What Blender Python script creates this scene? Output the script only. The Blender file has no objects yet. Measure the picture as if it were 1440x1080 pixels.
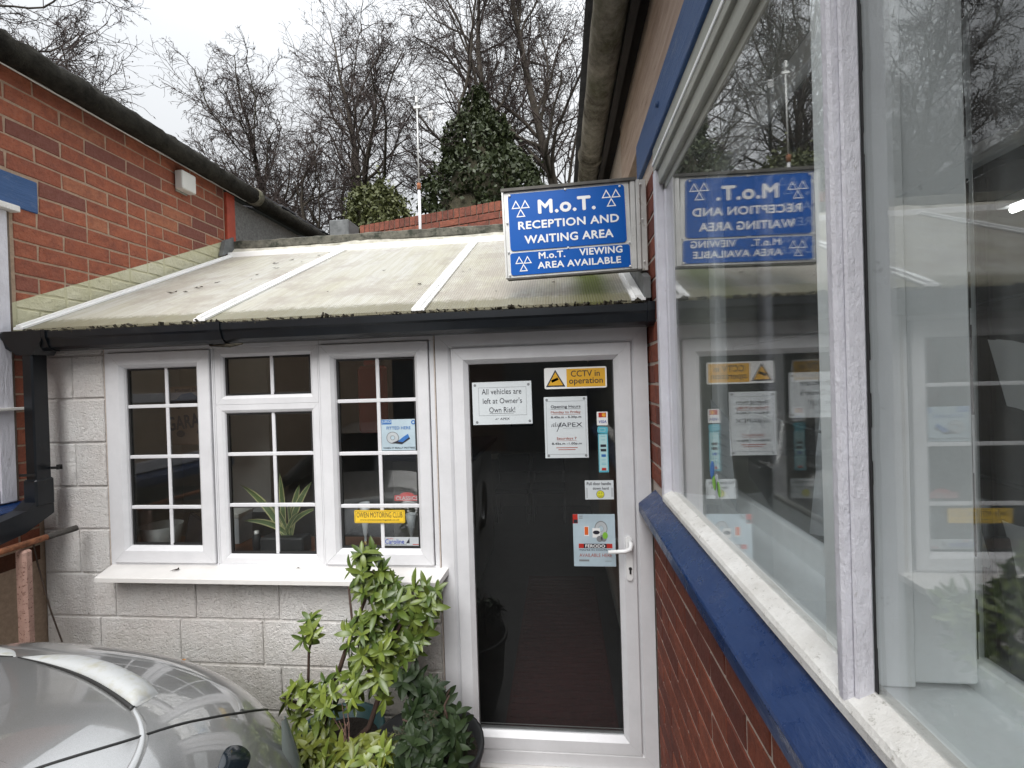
import bpy, bmesh, math, random
import numpy as np
from mathutils import Matrix, Vector
R_ = math.radians
random.seed(7)
sc = bpy.context.scene
col = sc.collection

# ------------------------------------------------------------ camera
cam = bpy.data.cameras.new('camera'); cam_o = bpy.data.objects.new('camera', cam); col.objects.link(cam_o)
cr = [[0.9941983305, -0.1032123545, 0.0302801819], [0.1029611194, 0.9946376316, 0.0097462699], [-0.0311237438, -0.0065720439, 0.9994939324]]
m = Matrix.Identity(4)
for i in range(3):
    m[i][0] = cr[i][0]; m[i][1] = cr[i][2]; m[i][2] = -cr[i][1]
m[0][3] = 0; m[1][3] = 0; m[2][3] = 1.87
cam_o.matrix_world = m
cam.sensor_width = 36; cam.lens = 16.5; cam.clip_start = 0.02; cam.clip_end = 600
sc.camera = cam_o

# ------------------------------------------------------------ sky, sun, exposure
w = bpy.data.worlds.new('World'); sc.world = w; w.use_nodes = True
nt = w.node_tree; nt.nodes.clear()
o_ = nt.nodes.new('ShaderNodeOutputWorld'); bg = nt.nodes.new('ShaderNodeBackground')
sky = nt.nodes.new('ShaderNodeTexSky'); sky.sky_type = 'NISHITA'; sky.sun_disc = False
sky.sun_elevation = R_(46); sky.sun_rotation = R_(182); sky.dust_density = 4; sky.air_density = 1.5
hsv = nt.nodes.new('ShaderNodeHueSaturation'); hsv.inputs['Saturation'].default_value = 0.10
tc = nt.nodes.new('ShaderNodeTexCoord'); nz = nt.nodes.new('ShaderNodeTexNoise')
nz.inputs['Scale'].default_value = 1.6; nz.inputs['Detail'].default_value = 4; nz.inputs['Roughness'].default_value = .5
cl = nt.nodes.new('ShaderNodeValToRGB')
cl.color_ramp.elements[0].position = .3; cl.color_ramp.elements[0].color = (7.2, 7.5, 7.9, 1)
cl.color_ramp.elements[1].position = .75; cl.color_ramp.elements[1].color = (8.4, 8.6, 8.8, 1)
mx = nt.nodes.new('ShaderNodeMix'); mx.data_type = 'RGBA'; mx.inputs['Factor'].default_value = .86
bg.inputs['Strength'].default_value = 0.10
nt.links.new(sky.outputs[0], hsv.inputs['Color']); nt.links.new(hsv.outputs[0], mx.inputs['A'])
nt.links.new(tc.outputs['Generated'], nz.inputs['Vector']); nt.links.new(nz.outputs['Fac'], cl.inputs[0])
nt.links.new(cl.outputs[0], mx.inputs['B']); 
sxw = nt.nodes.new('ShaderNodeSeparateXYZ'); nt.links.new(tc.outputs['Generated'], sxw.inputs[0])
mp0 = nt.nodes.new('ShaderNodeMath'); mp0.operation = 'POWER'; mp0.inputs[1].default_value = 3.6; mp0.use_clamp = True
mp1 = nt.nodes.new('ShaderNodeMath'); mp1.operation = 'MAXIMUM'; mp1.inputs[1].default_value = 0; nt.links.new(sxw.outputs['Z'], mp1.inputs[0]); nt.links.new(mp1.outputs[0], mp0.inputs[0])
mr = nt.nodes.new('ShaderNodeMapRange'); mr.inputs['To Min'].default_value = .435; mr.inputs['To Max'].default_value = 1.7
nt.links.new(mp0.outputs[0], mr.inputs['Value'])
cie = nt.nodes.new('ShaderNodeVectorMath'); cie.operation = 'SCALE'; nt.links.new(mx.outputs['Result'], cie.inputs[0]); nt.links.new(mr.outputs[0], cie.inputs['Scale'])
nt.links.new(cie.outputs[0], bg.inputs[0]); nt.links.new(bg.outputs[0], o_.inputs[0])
sun = bpy.data.lights.new('sun', 'SUN'); sun_o = bpy.data.objects.new('sun', sun); col.objects.link(sun_o)
sun.energy = 1.5; sun.angle = R_(40); sun.color = (1, .985, .96)
el, az = R_(46), R_(182)
sd = Vector((math.sin(az) * math.cos(el), math.cos(az) * math.cos(el), math.sin(el)))
sun_o.rotation_euler = sd.to_track_quat('Z', 'Y').to_euler()
vs = sc.view_settings; vs.view_transform = 'Standard'; vs.look = 'None'; vs.exposure = 1.32; vs.gamma = 1
vs.use_curve_mapping = False

# ------------------------------------------------------------ materials
M = {}
class N:
    """small node-graph helper"""
    def __init__(s, name):
        s.m = bpy.data.materials.new(name); s.m.use_nodes = True; s.t = s.m.node_tree
        s.b = s.t.nodes['Principled BSDF']; s.out = s.t.nodes['Material Output']; M[name] = s.m
        s.tc = s.n('ShaderNodeTexCoord'); s.vec = s.tc.outputs['Object']
    def n(s, k, **kw):
        q = s.t.nodes.new(k)
        for a, b in kw.items(): setattr(q, a, b)
        return q
    def l(s, a, b): s.t.links.new(a, b)
    def setv(s, node, name, v):
        i = node.inputs[name]
        if isinstance(v, bpy.types.NodeSocket): s.l(v, i)
        else:
            if isinstance(v, (tuple, list)) and len(v) == 3 and i.type == 'RGBA': v = (*v, 1)
            i.default_value = v
    def noise(s, sc_, det=3, rough=.6, vec=None, stretch=None, dist=0):
        q = s.n('ShaderNodeTexNoise'); v = vec or s.vec
        if stretch:
            mp = s.n('ShaderNodeMapping'); mp.inputs['Scale'].default_value = stretch; s.l(v, mp.inputs[0]); v = mp.outputs[0]
        s.l(v, q.inputs['Vector']); q.inputs['Scale'].default_value = sc_; q.inputs['Detail'].default_value = det
        q.inputs['Roughness'].default_value = rough; q.inputs['Distortion'].default_value = dist
        return q.outputs['Fac']
    def ramp(s, f, stops):
        q = s.n('ShaderNodeValToRGB'); e = q.color_ramp.elements
        while len(e) < len(stops): e.new(.5)
        for i, (p, c) in enumerate(stops):
            e[i].position = p
            e[i].color = (c, c, c, 1) if isinstance(c, (int, float)) else (*c, 1)
        s.l(f, q.inputs[0]); return q.outputs[0]
    def mix(s, f, a, b, mode='MIX'):
        q = s.n('ShaderNodeMix', data_type='RGBA', blend_type=mode)
        s.setv(q, 'Factor', f); s.setv(q, 'A', a); s.setv(q, 'B', b); return q.outputs['Result']
    def math(s, op, a, b=None, clamp=False):
        q = s.n('ShaderNodeMath', operation=op); q.use_clamp = clamp
        for i, v in enumerate((a, b)):
            if v is None: continue
            if isinstance(v, bpy.types.NodeSocket): s.l(v, q.inputs[i])
            else: q.inputs[i].default_value = v
        return q.outputs[0]
    def bump(s, h, dist, strength=1, prev=None):
        q = s.n('ShaderNodeBump'); s.l(h, q.inputs['Height']); q.inputs['Distance'].default_value = dist
        q.inputs['Strength'].default_value = strength
        if prev is not None: s.l(prev, q.inputs['Normal'])
        return q.outputs[0]
    def fin(s, color=None, rough=None, metal=None, normal=None, coat=None, spec=None, emit=None):
        if color is not None: s.setv(s.b, 'Base Color', color)
        if rough is not None: s.setv(s.b, 'Roughness', rough)
        if metal is not None: s.setv(s.b, 'Metallic', metal)
        if normal is not None: s.l(normal, s.b.inputs['Normal'])
        if coat is not None: s.b.inputs['Coat Weight'].default_value = coat; s.b.inputs['Coat Roughness'].default_value = .03
        if spec is not None: s.b.inputs['Specular IOR Level'].default_value = spec
        if emit is not None:
            s.b.inputs['Emission Color'].default_value = (*emit[0], 1); s.b.inputs['Emission Strength'].default_value = emit[1]
        return s.m

def simple(name, c, rough=.5, metal=0, var=.12, scale=6, bump=0, bscale=40, coat=None, spec=None, dirt=None, dirtc=(.1, .09, .06)):
    n = N(name)
    f = n.noise(scale, 4)
    c2 = tuple(max(0, x * (1 - var)) for x in c); c3 = tuple(min(1, x * (1 + var)) for x in c)
    cc = n.mix(n.ramp(f, [(.3, 0), (.7, 1)]), c2, c3)
    if dirt:
        d = n.noise(dirt[0], 6, .7)
        cc = n.mix(n.ramp(d, [(dirt[1], 0), (dirt[2], 1)]), cc, dirtc)
    nm = None
    if bump: nm = n.bump(n.noise(bscale, 4), bump)
    return n.fin(cc, rough, metal, nm, coat, spec)

def brick_mat(name, stops, mott, paint=False, rough=.85):
    n = N(name)
    oi = n.n('ShaderNodeObjectInfo')
    va = n.n('ShaderNodeVectorMath', operation='ADD')
    cb = n.n('ShaderNodeCombineXYZ')
    for i in range(3): n.l(n.math('MULTIPLY', oi.outputs['Random'], 37.0 + 11 * i), cb.inputs[i])
    n.l(n.tc.outputs['Object'], va.inputs[0]); n.l(cb.outputs[0], va.inputs[1]); v = va.outputs[0]
    base = n.ramp(oi.outputs['Random'], stops)
    f1 = n.noise(14, 6, .75, v)
    c = n.mix(n.ramp(f1, [(.42, 0), (.68, .75)]), base, mott)
    f2 = n.noise(60, 5, .7, v)
    c = n.mix(n.ramp(f2, [(.35, 0), (.75, .6)]), c, n.mix(.6, base, (1, .72, .55)), 'MULTIPLY')
    f3 = n.noise(150, 3, .6, v)
    c = n.mix(n.ramp(f3, [(.62, 0), (.7, .7)]), c, (.05, .025, .02))
    if paint:
        g = n.n('ShaderNodeNewGeometry'); sx = n.n('ShaderNodeSeparateXYZ'); n.l(g.outputs['Position'], sx.inputs[0])
        line = n.math('ADD', n.math('MULTIPLY', sx.outputs['Y'], .4937), 2.346 - .4937 * 2.104 )
        d = n.math('SUBTRACT', line, sx.outputs['Z'])
        pm = n.math('MULTIPLY', d, 400, True)
        pm2 = n.math('GREATER_THAN', sx.outputs['Z'], 2.2)
        pm3 = n.math('GREATER_THAN', sx.outputs['Y'], 2.10)
        pm = n.math('MULTIPLY', n.math('MULTIPLY', pm, pm2), pm3)
        pf = n.noise(3.5, 5, .6, g.outputs['Position'])
        pc = n.mix(n.ramp(pf, [(.35, 0), (.65, 1)]), (.62, .6, .45), (.50, .48, .30))
        pd = n.noise(30, 6, .7, g.outputs['Position'])
        pc = n.mix(n.ramp(pd, [(.62, 0), (.75, .6)]), pc, (.16, .14, .07))
        c = n.mix(pm, c, pc)
    bh = n.noise(90, 6, .7, v); bh2 = n.noise(25, 3, .6, v)
    nm = n.bump(bh, .004, 1, n.bump(bh2, .008))
    return n.fin(c, rough, 0, nm, spec=.25)

brick_mat('brick_orange', [(0, (.20, .085, .07)), (.10, (.24, .10, .078)), (.17, (.33, .115, .07)), (.6, (.40, .145, .085)), (.85, (.29, .10, .065)), (1, (.45, .20, .115))], (.20, .08, .06), True)
brick_mat('brick_dark', [(0, (.14, .045, .035)), (.3, (.20, .06, .04)), (.6, (.25, .075, .045)), (.85, (.31, .10, .06)), (1, (.16, .055, .045))], (.12, .045, .035), rough=.75)
brick_mat('brick_weathered', [(0, (.16, .06, .045)), (.5, (.24, .085, .06)), (1, (.30, .11, .07))], (.09, .05, .04))
brick_mat('brick_brown', [(0, (.10, .04, .022)), (1, (.15, .06, .032))], (.07, .03, .018))
def mortar(name, c, paint):
    n = N(name); f = n.noise(50, 5, .7); cc = n.mix(n.ramp(f, [(.3, 0), (.7, 1)]), tuple(x * .7 for x in c), c)
    if paint:
        g = n.n('ShaderNodeNewGeometry'); sx = n.n('ShaderNodeSeparateXYZ'); n.l(g.outputs['Position'], sx.inputs[0])
        line = n.math('ADD', n.math('MULTIPLY', sx.outputs['Y'], .4937), 2.346 - .4937 * 2.104)
        pm = n.math('MULTIPLY', n.math('SUBTRACT', line, sx.outputs['Z']), 400, True)
        pm = n.math('MULTIPLY', n.math('MULTIPLY', pm, n.math('GREATER_THAN', sx.outputs['Z'], 2.2)), n.math('GREATER_THAN', sx.outputs['Y'], 2.10))
        cc = n.mix(pm, cc, (.56, .54, .37))
    n.fin(cc, .95, 0, n.bump(n.noise(160, 4), .003), spec=.15)
mortar('mortar_tan', (.46, .34, .25), True)
mortar('mortar_pale', (.58, .50, .44), False)
mortar('mortar_grey', (.2, .16, .13), False)

def block_mat():
    n = N('painted_block'); g = n.n('ShaderNodeNewGeometry'); P = g.outputs['Position']
    oi = n.n('ShaderNodeObjectInfo')
    base = n.mix(n.ramp(oi.outputs['Random'], [(0, 0), (1, 1)]), (.80, .785, .765), (.88, .87, .85))
    f = n.noise(2.2, 5, .6, P)
    c = n.mix(n.ramp(f, [(.35, 0), (.7, 1)]), base, (.76, .71, .68))
    f2 = n.noise(70, 5, .75, P)
    c = n.mix(n.ramp(f2, [(.57, 0), (.72, .45)]), c, (.35, .32, .28))
    f3 = n.noise(7, 8, .8, P)
    c = n.mix(n.ramp(f3, [(.68, 0), (.76, .75)]), c, (.10, .09, .08))
    sz = n.n('ShaderNodeSeparateXYZ'); n.l(P, sz.inputs[0])
    low = n.ramp(n.math('ADD', sz.outputs['Z'], n.math('MULTIPLY', n.noise(9, 6, .75, P), -.5)), [(.0, .75), (.45, 0)])
    c = n.mix(n.math('MULTIPLY', low, n.ramp(n.noise(14, 6, .8, P), [(.3, .4), (.7, 1)])), c, (.30, .29, .22))
    st_ = n.ramp(n.noise(16, 5, .7, P, (1, 1, .09)), [(.55, 0), (.72, .4)])
    c = n.mix(st_, c, (.46, .43, .38))
    vz = n.n('ShaderNodeTexVoronoi'); vz.inputs['Scale'].default_value = 75; n.l(P, vz.inputs['Vector'])
    h = n.math('ADD', n.noise(55, 6, .78, P, dist=.8), n.math('MULTIPLY', n.noise(22, 4, .7, P), .6))
    h = n.math('SUBTRACT', h, n.math('MULTIPLY', n.ramp(vz.outputs['Distance'], [(0, 1), (.35, 0)]), .35))
    n.fin(c, .6, 0, n.bump(h, .014, 1), spec=.4)
block_mat()
def upvc(name, c, dirtamt=.35):
    n = N(name); g = n.n('ShaderNodeNewGeometry'); P = g.outputs['Position']
    f = n.noise(5, 6, .7, P)
    cc = n.mix(n.ramp(f, [(.35, 0), (.75, 1)]), c, tuple(x * .86 for x in c))
    f2 = n.noise(24, 7, .8, P, (1, 1, 1.6))
    cc = n.mix(n.ramp(f2, [(.66, 0), (.78, dirtamt)]), cc, (.16, .14, .11))
    f3 = n.noise(120, 3, .6, P)
    n.fin(cc, .32, 0, n.bump(f3, .0004), spec=.4)
upvc('upvc', (.68, .68, .70)); upvc('upvc_sill', (.72, .70, .68), .7); upvc('upvc_dirty', (.60, .58, .55), .8)
def old_white():
    n = N('old_white_paint'); g = n.n('ShaderNodeNewGeometry'); P = g.outputs['Position']
    f = n.noise(6, 6, .7, P)
    c = n.mix(n.ramp(f, [(.3, 0), (.7, 1)]), (.74, .74, .80), (.62, .61, .66))
    f2 = n.noise(45, 8, .8, P, (1, 1, .5))
    c = n.mix(n.ramp(f2, [(.62, 0), (.70, .7)]), c, (.30, .28, .25))
    h = n.math('ADD', n.noise(60, 6, .75, P, (1, 1, .5)), n.math('MULTIPLY', n.noise(14, 4, .6, P, (2, 2, .4), 1.5), .8))
    n.fin(c, .4, 0, n.bump(h, .006), spec=.4)
old_white()
def old_white_sill():
    n = N('flaking_white_paint'); g = n.n('ShaderNodeNewGeometry'); P = g.outputs['Position']
    c = n.mix(n.ramp(n.noise(9, 6, .7, P), [(.35, 0), (.7, 1)]), (.80, .79, .76), (.62, .6, .56))
    c = n.mix(n.ramp(n.noise(60, 8, .8, P), [(.57, 0), (.66, .7)]), c, (.22, .20, .16))
    c = n.mix(n.ramp(n.noise(11, 8, .85, P, (1, .3, 1)), [(.6, 0), (.68, .5)]), c, (.34, .32, .27))
    n.fin(c, .5, 0, n.bump(n.noise(60, 6, .75, P), .004), spec=.3)
old_white_sill()
simple('inner_white', (.90, .925, .93), .45, var=.07, bump=.0015, bscale=30, dirt=(20, .66, .8), dirtc=(.25, .27, .27))
simple('grey_reveal', (.33, .34, .30), .6, var=.12, bump=.002, bscale=40)
def blue():
    n = N('blue_gloss'); g = n.n('ShaderNodeNewGeometry'); P = g.outputs['Position']
    c = n.mix(n.ramp(n.noise(5, 5, .6, P), [(.3, 0), (.7, 1)]), (.004, .022, .088), (.007, .034, .12))
    c = n.mix(n.ramp(n.noise(38, 8, .82, P, (1, .5, 1)), [(.62, 0), (.74, .35)]), c, (.05, .065, .06))
    c = n.mix(n.ramp(n.noise(17, 8, .8, P), [(.74, 0), (.77, .8)]), c, (.008, .012, .03))
    n.fin(c, n.ramp(n.noise(20, 4, .6, P), [(.3, .18), (.7, .42)]), 0, n.bump(n.noise(22, 5, .6, P, (2, .5, 2)), .003), spec=.6)
blue()
def blue_flat():
    n = N('blue_worn'); g = n.n('ShaderNodeNewGeometry'); P = g.outputs['Position']
    c = n.mix(n.ramp(n.noise(5, 6, .7, P, (4, .6, 4)), [(.3, 0), (.7, 1)]), (.025, .075, .20), (.045, .105, .25))
    c = n.mix(n.ramp(n.noise(40, 8, .8, P, (1, .3, 1)), [(.55, 0), (.75, .6)]), c, (.22, .25, .30))
    n.fin(c, .5, 0, n.bump(n.noise(40, 5, .7, P, (2, .3, 2)), .004), spec=.4)
blue_flat()
simple('black_plastic', (.006, .008, .011), .3, var=.3, dirt=(9, .6, .8), dirtc=(.03, .03, .03), spec=.5)
simple('black_rubber', (.012, .012, .012), .55, var=.2)
simple('gutter_debris', (.03, .024, .014), .95, var=.6, scale=60, bump=.01, bscale=60)
def mossy():
    n = N('mossy_cement'); g = n.n('ShaderNodeNewGeometry'); P = g.outputs['Position']
    c = n.mix(n.ramp(n.noise(7, 7, .75, P), [(.35, 0), (.65, 1)]), (.055, .048, .034), (.26, .24, .20))
    c = n.mix(n.ramp(n.noise(4, 6, .7, P, (1, .6, 1)), [(.5, 0), (.68, .85)]), c, (.07, .075, .035))
    c = n.mix(n.ramp(n.noise(26, 7, .8, P), [(.58, 0), (.7, .8)]), c, (.25, .235, .19))
    n.fin(c, .95, 0, n.bump(n.noise(30, 7, .75, P), .014), spec=.2)
mossy()
def mossy_dark():
    n = N('black_mossy_cement'); g = n.n('ShaderNodeNewGeometry'); P = g.outputs['Position']
    c = n.mix(n.ramp(n.noise(9, 7, .75, P), [(.35, 0), (.7, 1)]), (.014, .013, .011), (.05, .047, .038))
    c = n.mix(n.ramp(n.noise(5, 6, .7, P), [(.62, 0), (.75, .8)]), c, (.045, .05, .012))
    c = n.mix(n.ramp(n.noise(34, 7, .8, P), [(.62, 0), (.72, .6)]), c, (.14, .13, .11))
    n.fin(c, .95, 0, n.bump(n.noise(30, 7, .75, P), .02), spec=.15)
mossy_dark()
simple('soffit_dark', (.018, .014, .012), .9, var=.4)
def timber():
    n = N('stained_boarding'); g = n.n('ShaderNodeNewGeometry'); P = g.outputs['Position']
    c = n.mix(n.ramp(n.noise(9, 6, .7, P, (1, .35, 4)), [(.3, 0), (.7, 1)]), (.32, .235, .19), (.50, .40, .33))
    c = n.mix(n.ramp(n.noise(14, 8, .8, P, (1, .3, 3)), [(.58, 0), (.68, .85)]), c, (.07, .045, .035))
    n.fin(c, .85, 0, n.bump(n.noise(20, 6, .7, P, (1, .3, 4)), .006), spec=.2)
timber()
def poly():
    n = N('polycarbonate'); g = n.n('ShaderNodeNewGeometry'); P = g.outputs['Position']
    sx = n.n('ShaderNodeSeparateXYZ'); n.l(P, sx.inputs[0])
    c = n.mix(n.ramp(n.noise(1.8, 5, .6, P, (2.2, .5, .5)), [(.3, 0), (.7, 1)]), (.76, .755, .73), (.70, .675, .56))
    c = n.mix(n.ramp(n.noise(9, 6, .7, P, (5, .35, .35)), [(.42, 0), (.7, .6)]), c, (.50, .46, .32))
    c = n.mix(n.ramp(n.noise(3.2, 7, .75, P), [(.47, 0), (.6, .75)]), c, (.53, .48, .42))
    # green algae streak on the right-hand sheet, running with the fall of the roof
    st = n.math('ABSOLUTE', n.math('SUBTRACT', n.math('ADD', sx.outputs['X'], n.math('MULTIPLY', n.noise(3, 3, .6, P, (0, 1, 0)), .12)), .225))
    sm = n.ramp(n.math('SUBTRACT', st, n.math('MULTIPLY', n.noise(25, 6, .8, P), .06)), [(0, 1), (.10, 0)])
    fz = n.ramp(sx.outputs['Z'], [(0, 1), (1, 1)])
    lowm = n.ramp(n.math('SUBTRACT', 2.62, sx.outputs['Z']), [(0, 0), (.2, 1)])
    c = n.mix(n.math('MULTIPLY', sm, lowm), c, (.17, .22, .03))
    lo = n.ramp(n.math('SUBTRACT', sx.outputs['Z'], n.math('MULTIPLY', n.noise(30, 5, .8, P), .12)), [(.0, 0), (1, 1)])
    ed = n.ramp(n.math('SUBTRACT', n.math('SUBTRACT', sx.outputs['Z'], 2.2), n.math('MULTIPLY', n.noise(34, 6, .85, P), .10)), [(-.0, .7), (.02, 0)])
    c = n.mix(ed, c, (.22, .20, .10))
    c = n.mix(n.ramp(n.noise(75, 6, .8, P), [(.60, 0), (.72, .5)]), c, (.28, .24, .16))
    # twin-wall flutes
    wv = n.n('ShaderNodeMath', operation='SINE'); n.l(n.math('MULTIPLY', sx.outputs['X'], 2 * math.pi / .0125), wv.inputs[0])
    fl = n.ramp(n.math('MULTIPLY', n.math('ADD', wv.outputs[0], 1), .5), [(.05, .35), (.4, 0)])
    c = n.mix(fl, c, (.22, .21, .17))
    nb = n.bump(wv.outputs[0], .0009)
    n.fin(c, .35, 0, nb, spec=.45)
    tl = n.n('ShaderNodeBsdfTranslucent'); n.l(c, tl.inputs[0]); ms = n.n('ShaderNodeMixShader'); ms.inputs[0].default_value = .42
    n.l(n.b.outputs[0], ms.inputs[1]); n.l(tl.outputs[0], ms.inputs[2]); n.l(ms.outputs[0], n.out.inputs['Surface'])
poly()
simple('bar_white', (.80, .80, .79), .35, var=.05, dirt=(22, .66, .78), dirtc=(.25, .24, .16))
simple('flashing', (.42, .40, .34), .7, var=.3, scale=8, bump=.01, bscale=9, dirt=(6, .5, .75), dirtc=(.15, .14, .09))
simple('felt_kerb', (.10, .095, .075), .9, var=.5, scale=14, bump=.008, bscale=30, dirt=(10, .5, .62), dirtc=(.025, .028, .018))
simple('lead', (.13, .135, .135), .7, var=.35, scale=12, bump=.004, bscale=20)
simple('fibre_cement', (.20, .20, .19), .95, var=.3, scale=60, bump=.004, bscale=120)
simple('red_paint', (.42, .07, .035), .6, var=.25, scale=12, dirt=(30, .62, .72), dirtc=(.2, .1, .08))
simple('slate', (.05, .05, .055), .8, var=.4, scale=9, bump=.01, bscale=20)
simple('box_plastic', (.62, .62, .58), .4, var=.08)
simple('tarmac', (.06, .06, .06), .9, var=.3, scale=30, bump=.006, bscale=150)
simple('grass_bank', (.05, .06, .025), .95, var=.5, scale=2, bump=.05, bscale=8)
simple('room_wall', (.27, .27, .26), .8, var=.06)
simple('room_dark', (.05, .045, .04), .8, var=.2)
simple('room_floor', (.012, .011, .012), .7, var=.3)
simple('carpet_red', (.028, .005, .005), .95, var=.4, scale=40, bump=.003, bscale=200)
simple('chair_black', (.015, .015, .018), .6)
simple('grey_steel', (.3, .3, .3), .4, .6)
simple('counter_navy', (.03, .035, .07), .4)
simple('wood_brown', (.16, .07, .035), .5, var=.3, scale=8)
simple('paper', (.62, .66, .68), .35, var=.03, spec=.5); simple('ink', (.02, .02, .03), .5, var=0)
simple('paper_inner', (.5, .52, .5), .6, var=.05)
simple('ink_red', (.35, .06, .03), .5, var=0); simple('sticker_yellow', (.70, .38, .03), .35, var=.03)
simple('plate_yellow', (.80, .52, .03), .35, var=.03)
simple('sticker_white', (.78, .78, .77), .35, var=.03); simple('teal', (.10, .42, .52), .4, var=.05); simple('pale_teal', (.42, .62, .63), .4, var=.05)
simple('visa_blue', (.03, .06, .35), .4); simple('card_red', (.45, .03, .02), .4); simple('card_orange', (.75, .35, .03), .4)
simple('jurid_blue', (.04, .15, .42), .4); simple('sea_grey', (.42, .52, .58), .4, var=.15); simple('light_grey', (.45, .48, .5), .4)
simple('smiley', (.70, .68, .05), .4); simple('lime', (.20, .45, .05), .4); simple('disc_grey', (.22, .23, .24), .35); simple('orange', (.65, .12, .02), .4)
simple('sign_blue', (.0, .095, .42), .35, var=.05, scale=3, spec=.25)
simple('alu', (.60, .60, .58), .45, .35, var=.12, scale=10, dirt=(20, .6, .75), dirtc=(.2, .17, .12))
simple('alu_dark', (.10, .095, .085), .7, .2, var=.3, scale=20)
simple('letter_white', (.85, .85, .85), .4, var=.02)
simple('white_plastic', (.80, .80, .80), .25, var=.02)
simple('rust_pink', (.38, .235, .19), .7, var=.2, scale=20, bump=.002, bscale=80, dirt=(95, .56, .62), dirtc=(.13, .05, .03))
simple('rust', (.26, .10, .045), .9, var=.6, scale=40, bump=.003, bscale=80)
simple('old_pipe', (.05, .045, .04), .7, var=.3, scale=30)
simple('wire_m', (.05, .03, .02), .7)
simple('terracotta_leaf', (.30, .13, .03), .7); simple('dead_leaf', (.03, .02, .012), .9, var=.4)
simple('bark', (.055, .045, .034), .95, var=.35, scale=4, bump=.02, bscale=15)
simple('bark_ivy', (.045, .04, .022), .95, var=.4, scale=4, bump=.04, bscale=12)
simple('twig', (.050, .036, .032), .9, var=.3)
simple('catkin', (.045, .030, .026), .9, var=.3)
def leafm(name, a, b, rough=.45, sc_=3, spec=.4, sub=None):
    n = N(name); g = n.n('ShaderNodeNewGeometry'); oi = n.n('ShaderNodeObjectInfo')
    f = n.noise(sc_, 3, .6, g.outputs['Position'])
    f = n.math('ADD', n.math('MULTIPLY', f, .6), n.math('MULTIPLY', oi.outputs['Random'], .4))
    f = n.math('ADD', n.math('MULTIPLY', f, .75), n.math('MULTIPLY', g.outputs['Random Per Island'], .25))
    c = n.ramp(f, [(.3, a), (.7, b)])
    n.fin(c, rough, 0, None, spec=spec)
leafm('ivy_leaf', (.012, .021, .008), (.040, .052, .018), .5)
leafm('bush_leaf', (.030, .038, .012), (.11, .12, .04), .55, 6)
leafm('pieris_leaf', (.045, .078, .013), (.19, .235, .04), .36, 9, .5)
leafm('pieris_low_leaf', (.07, .085, .012), (.17, .19, .03), .35, 9)
leafm('skimmia_leaf', (.008, .017, .006), (.026, .042, .015), .5, 9, .25)
leafm('dracaena_leaf', (.07, .11, .04), (.10, .15, .055), .4)
simple('dracaena_edge', (.42, .42, .20), .5); simple('stem', (.05, .028, .02), .8); simple('red_stem', (.14, .04, .025), .7)
simple('berry', (.03, .028, .015), .6); simple('pot_black', (.012, .013, .014), .55, var=.2); simple('pot_green', (.02, .07, .075), .45); simple('soil', (.02, .014, .01), .95, bump=.01, bscale=60)
simple('tub_grey', (.14, .145, .14), .5); simple('cloth_grey', (.74, .75, .78), .85, var=.1); simple('gold', (.35, .25, .08), .3, .7)
simple('red_coat', (.20, .02, .02), .9); simple('sign_red', (.5, .03, .03), .5); simple('poster_tan', (.30, .22, .18), .8); simple('green_obj', (.04, .22, .15), .6)
def car_paint():
    n = N('silver_paint'); g = n.n('ShaderNodeNewGeometry'); P = g.outputs['Position']
    c = n.mix(n.ramp(n.noise(900, 2, .5, P), [(.35, 0), (.65, 1)]), (.25, .252, .25), (.34, .342, .34))
    c = n.mix(n.ramp(n.noise(5, 6, .7, P), [(.4, 0), (.75, .3)]), c, (.25, .245, .22))
    n.fin(c, .32, .6, None, coat=1.0); n.b.inputs['Coat IOR'].default_value = 2.1
    n.b.inputs['Coat Roughness'].default_value = .03
car_paint()
def bulge():
    n = N('lacquer_peeled_paint'); g = n.n('ShaderNodeNewGeometry'); P = g.outputs['Position']
    c = n.mix(n.ramp(n.noise(18, 6, .7, P), [(.5, 0), (.72, .7)]), (.40, .41, .41), (.30, .28, .19))
    n.fin(c, .6, 0, None, coat=0)
bulge()
simple('dark_lens', (.01, .015, .02), .12, spec=.6); simple('lamp_lens', (.16, .19, .18), .12, .3); simple('tyre', (.01, .01, .01), .8); simple('alloy', (.35, .35, .35), .35, .8)
simple('van_grey', (.28, .29, .30), .35, .3); simple('dark_glass', (.01, .012, .014), .08, spec=.6)
simple('brick_far', (.06, .03, .024), .9, var=.3, scale=3); simple('shutter', (.045, .05, .06), .5)
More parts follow.
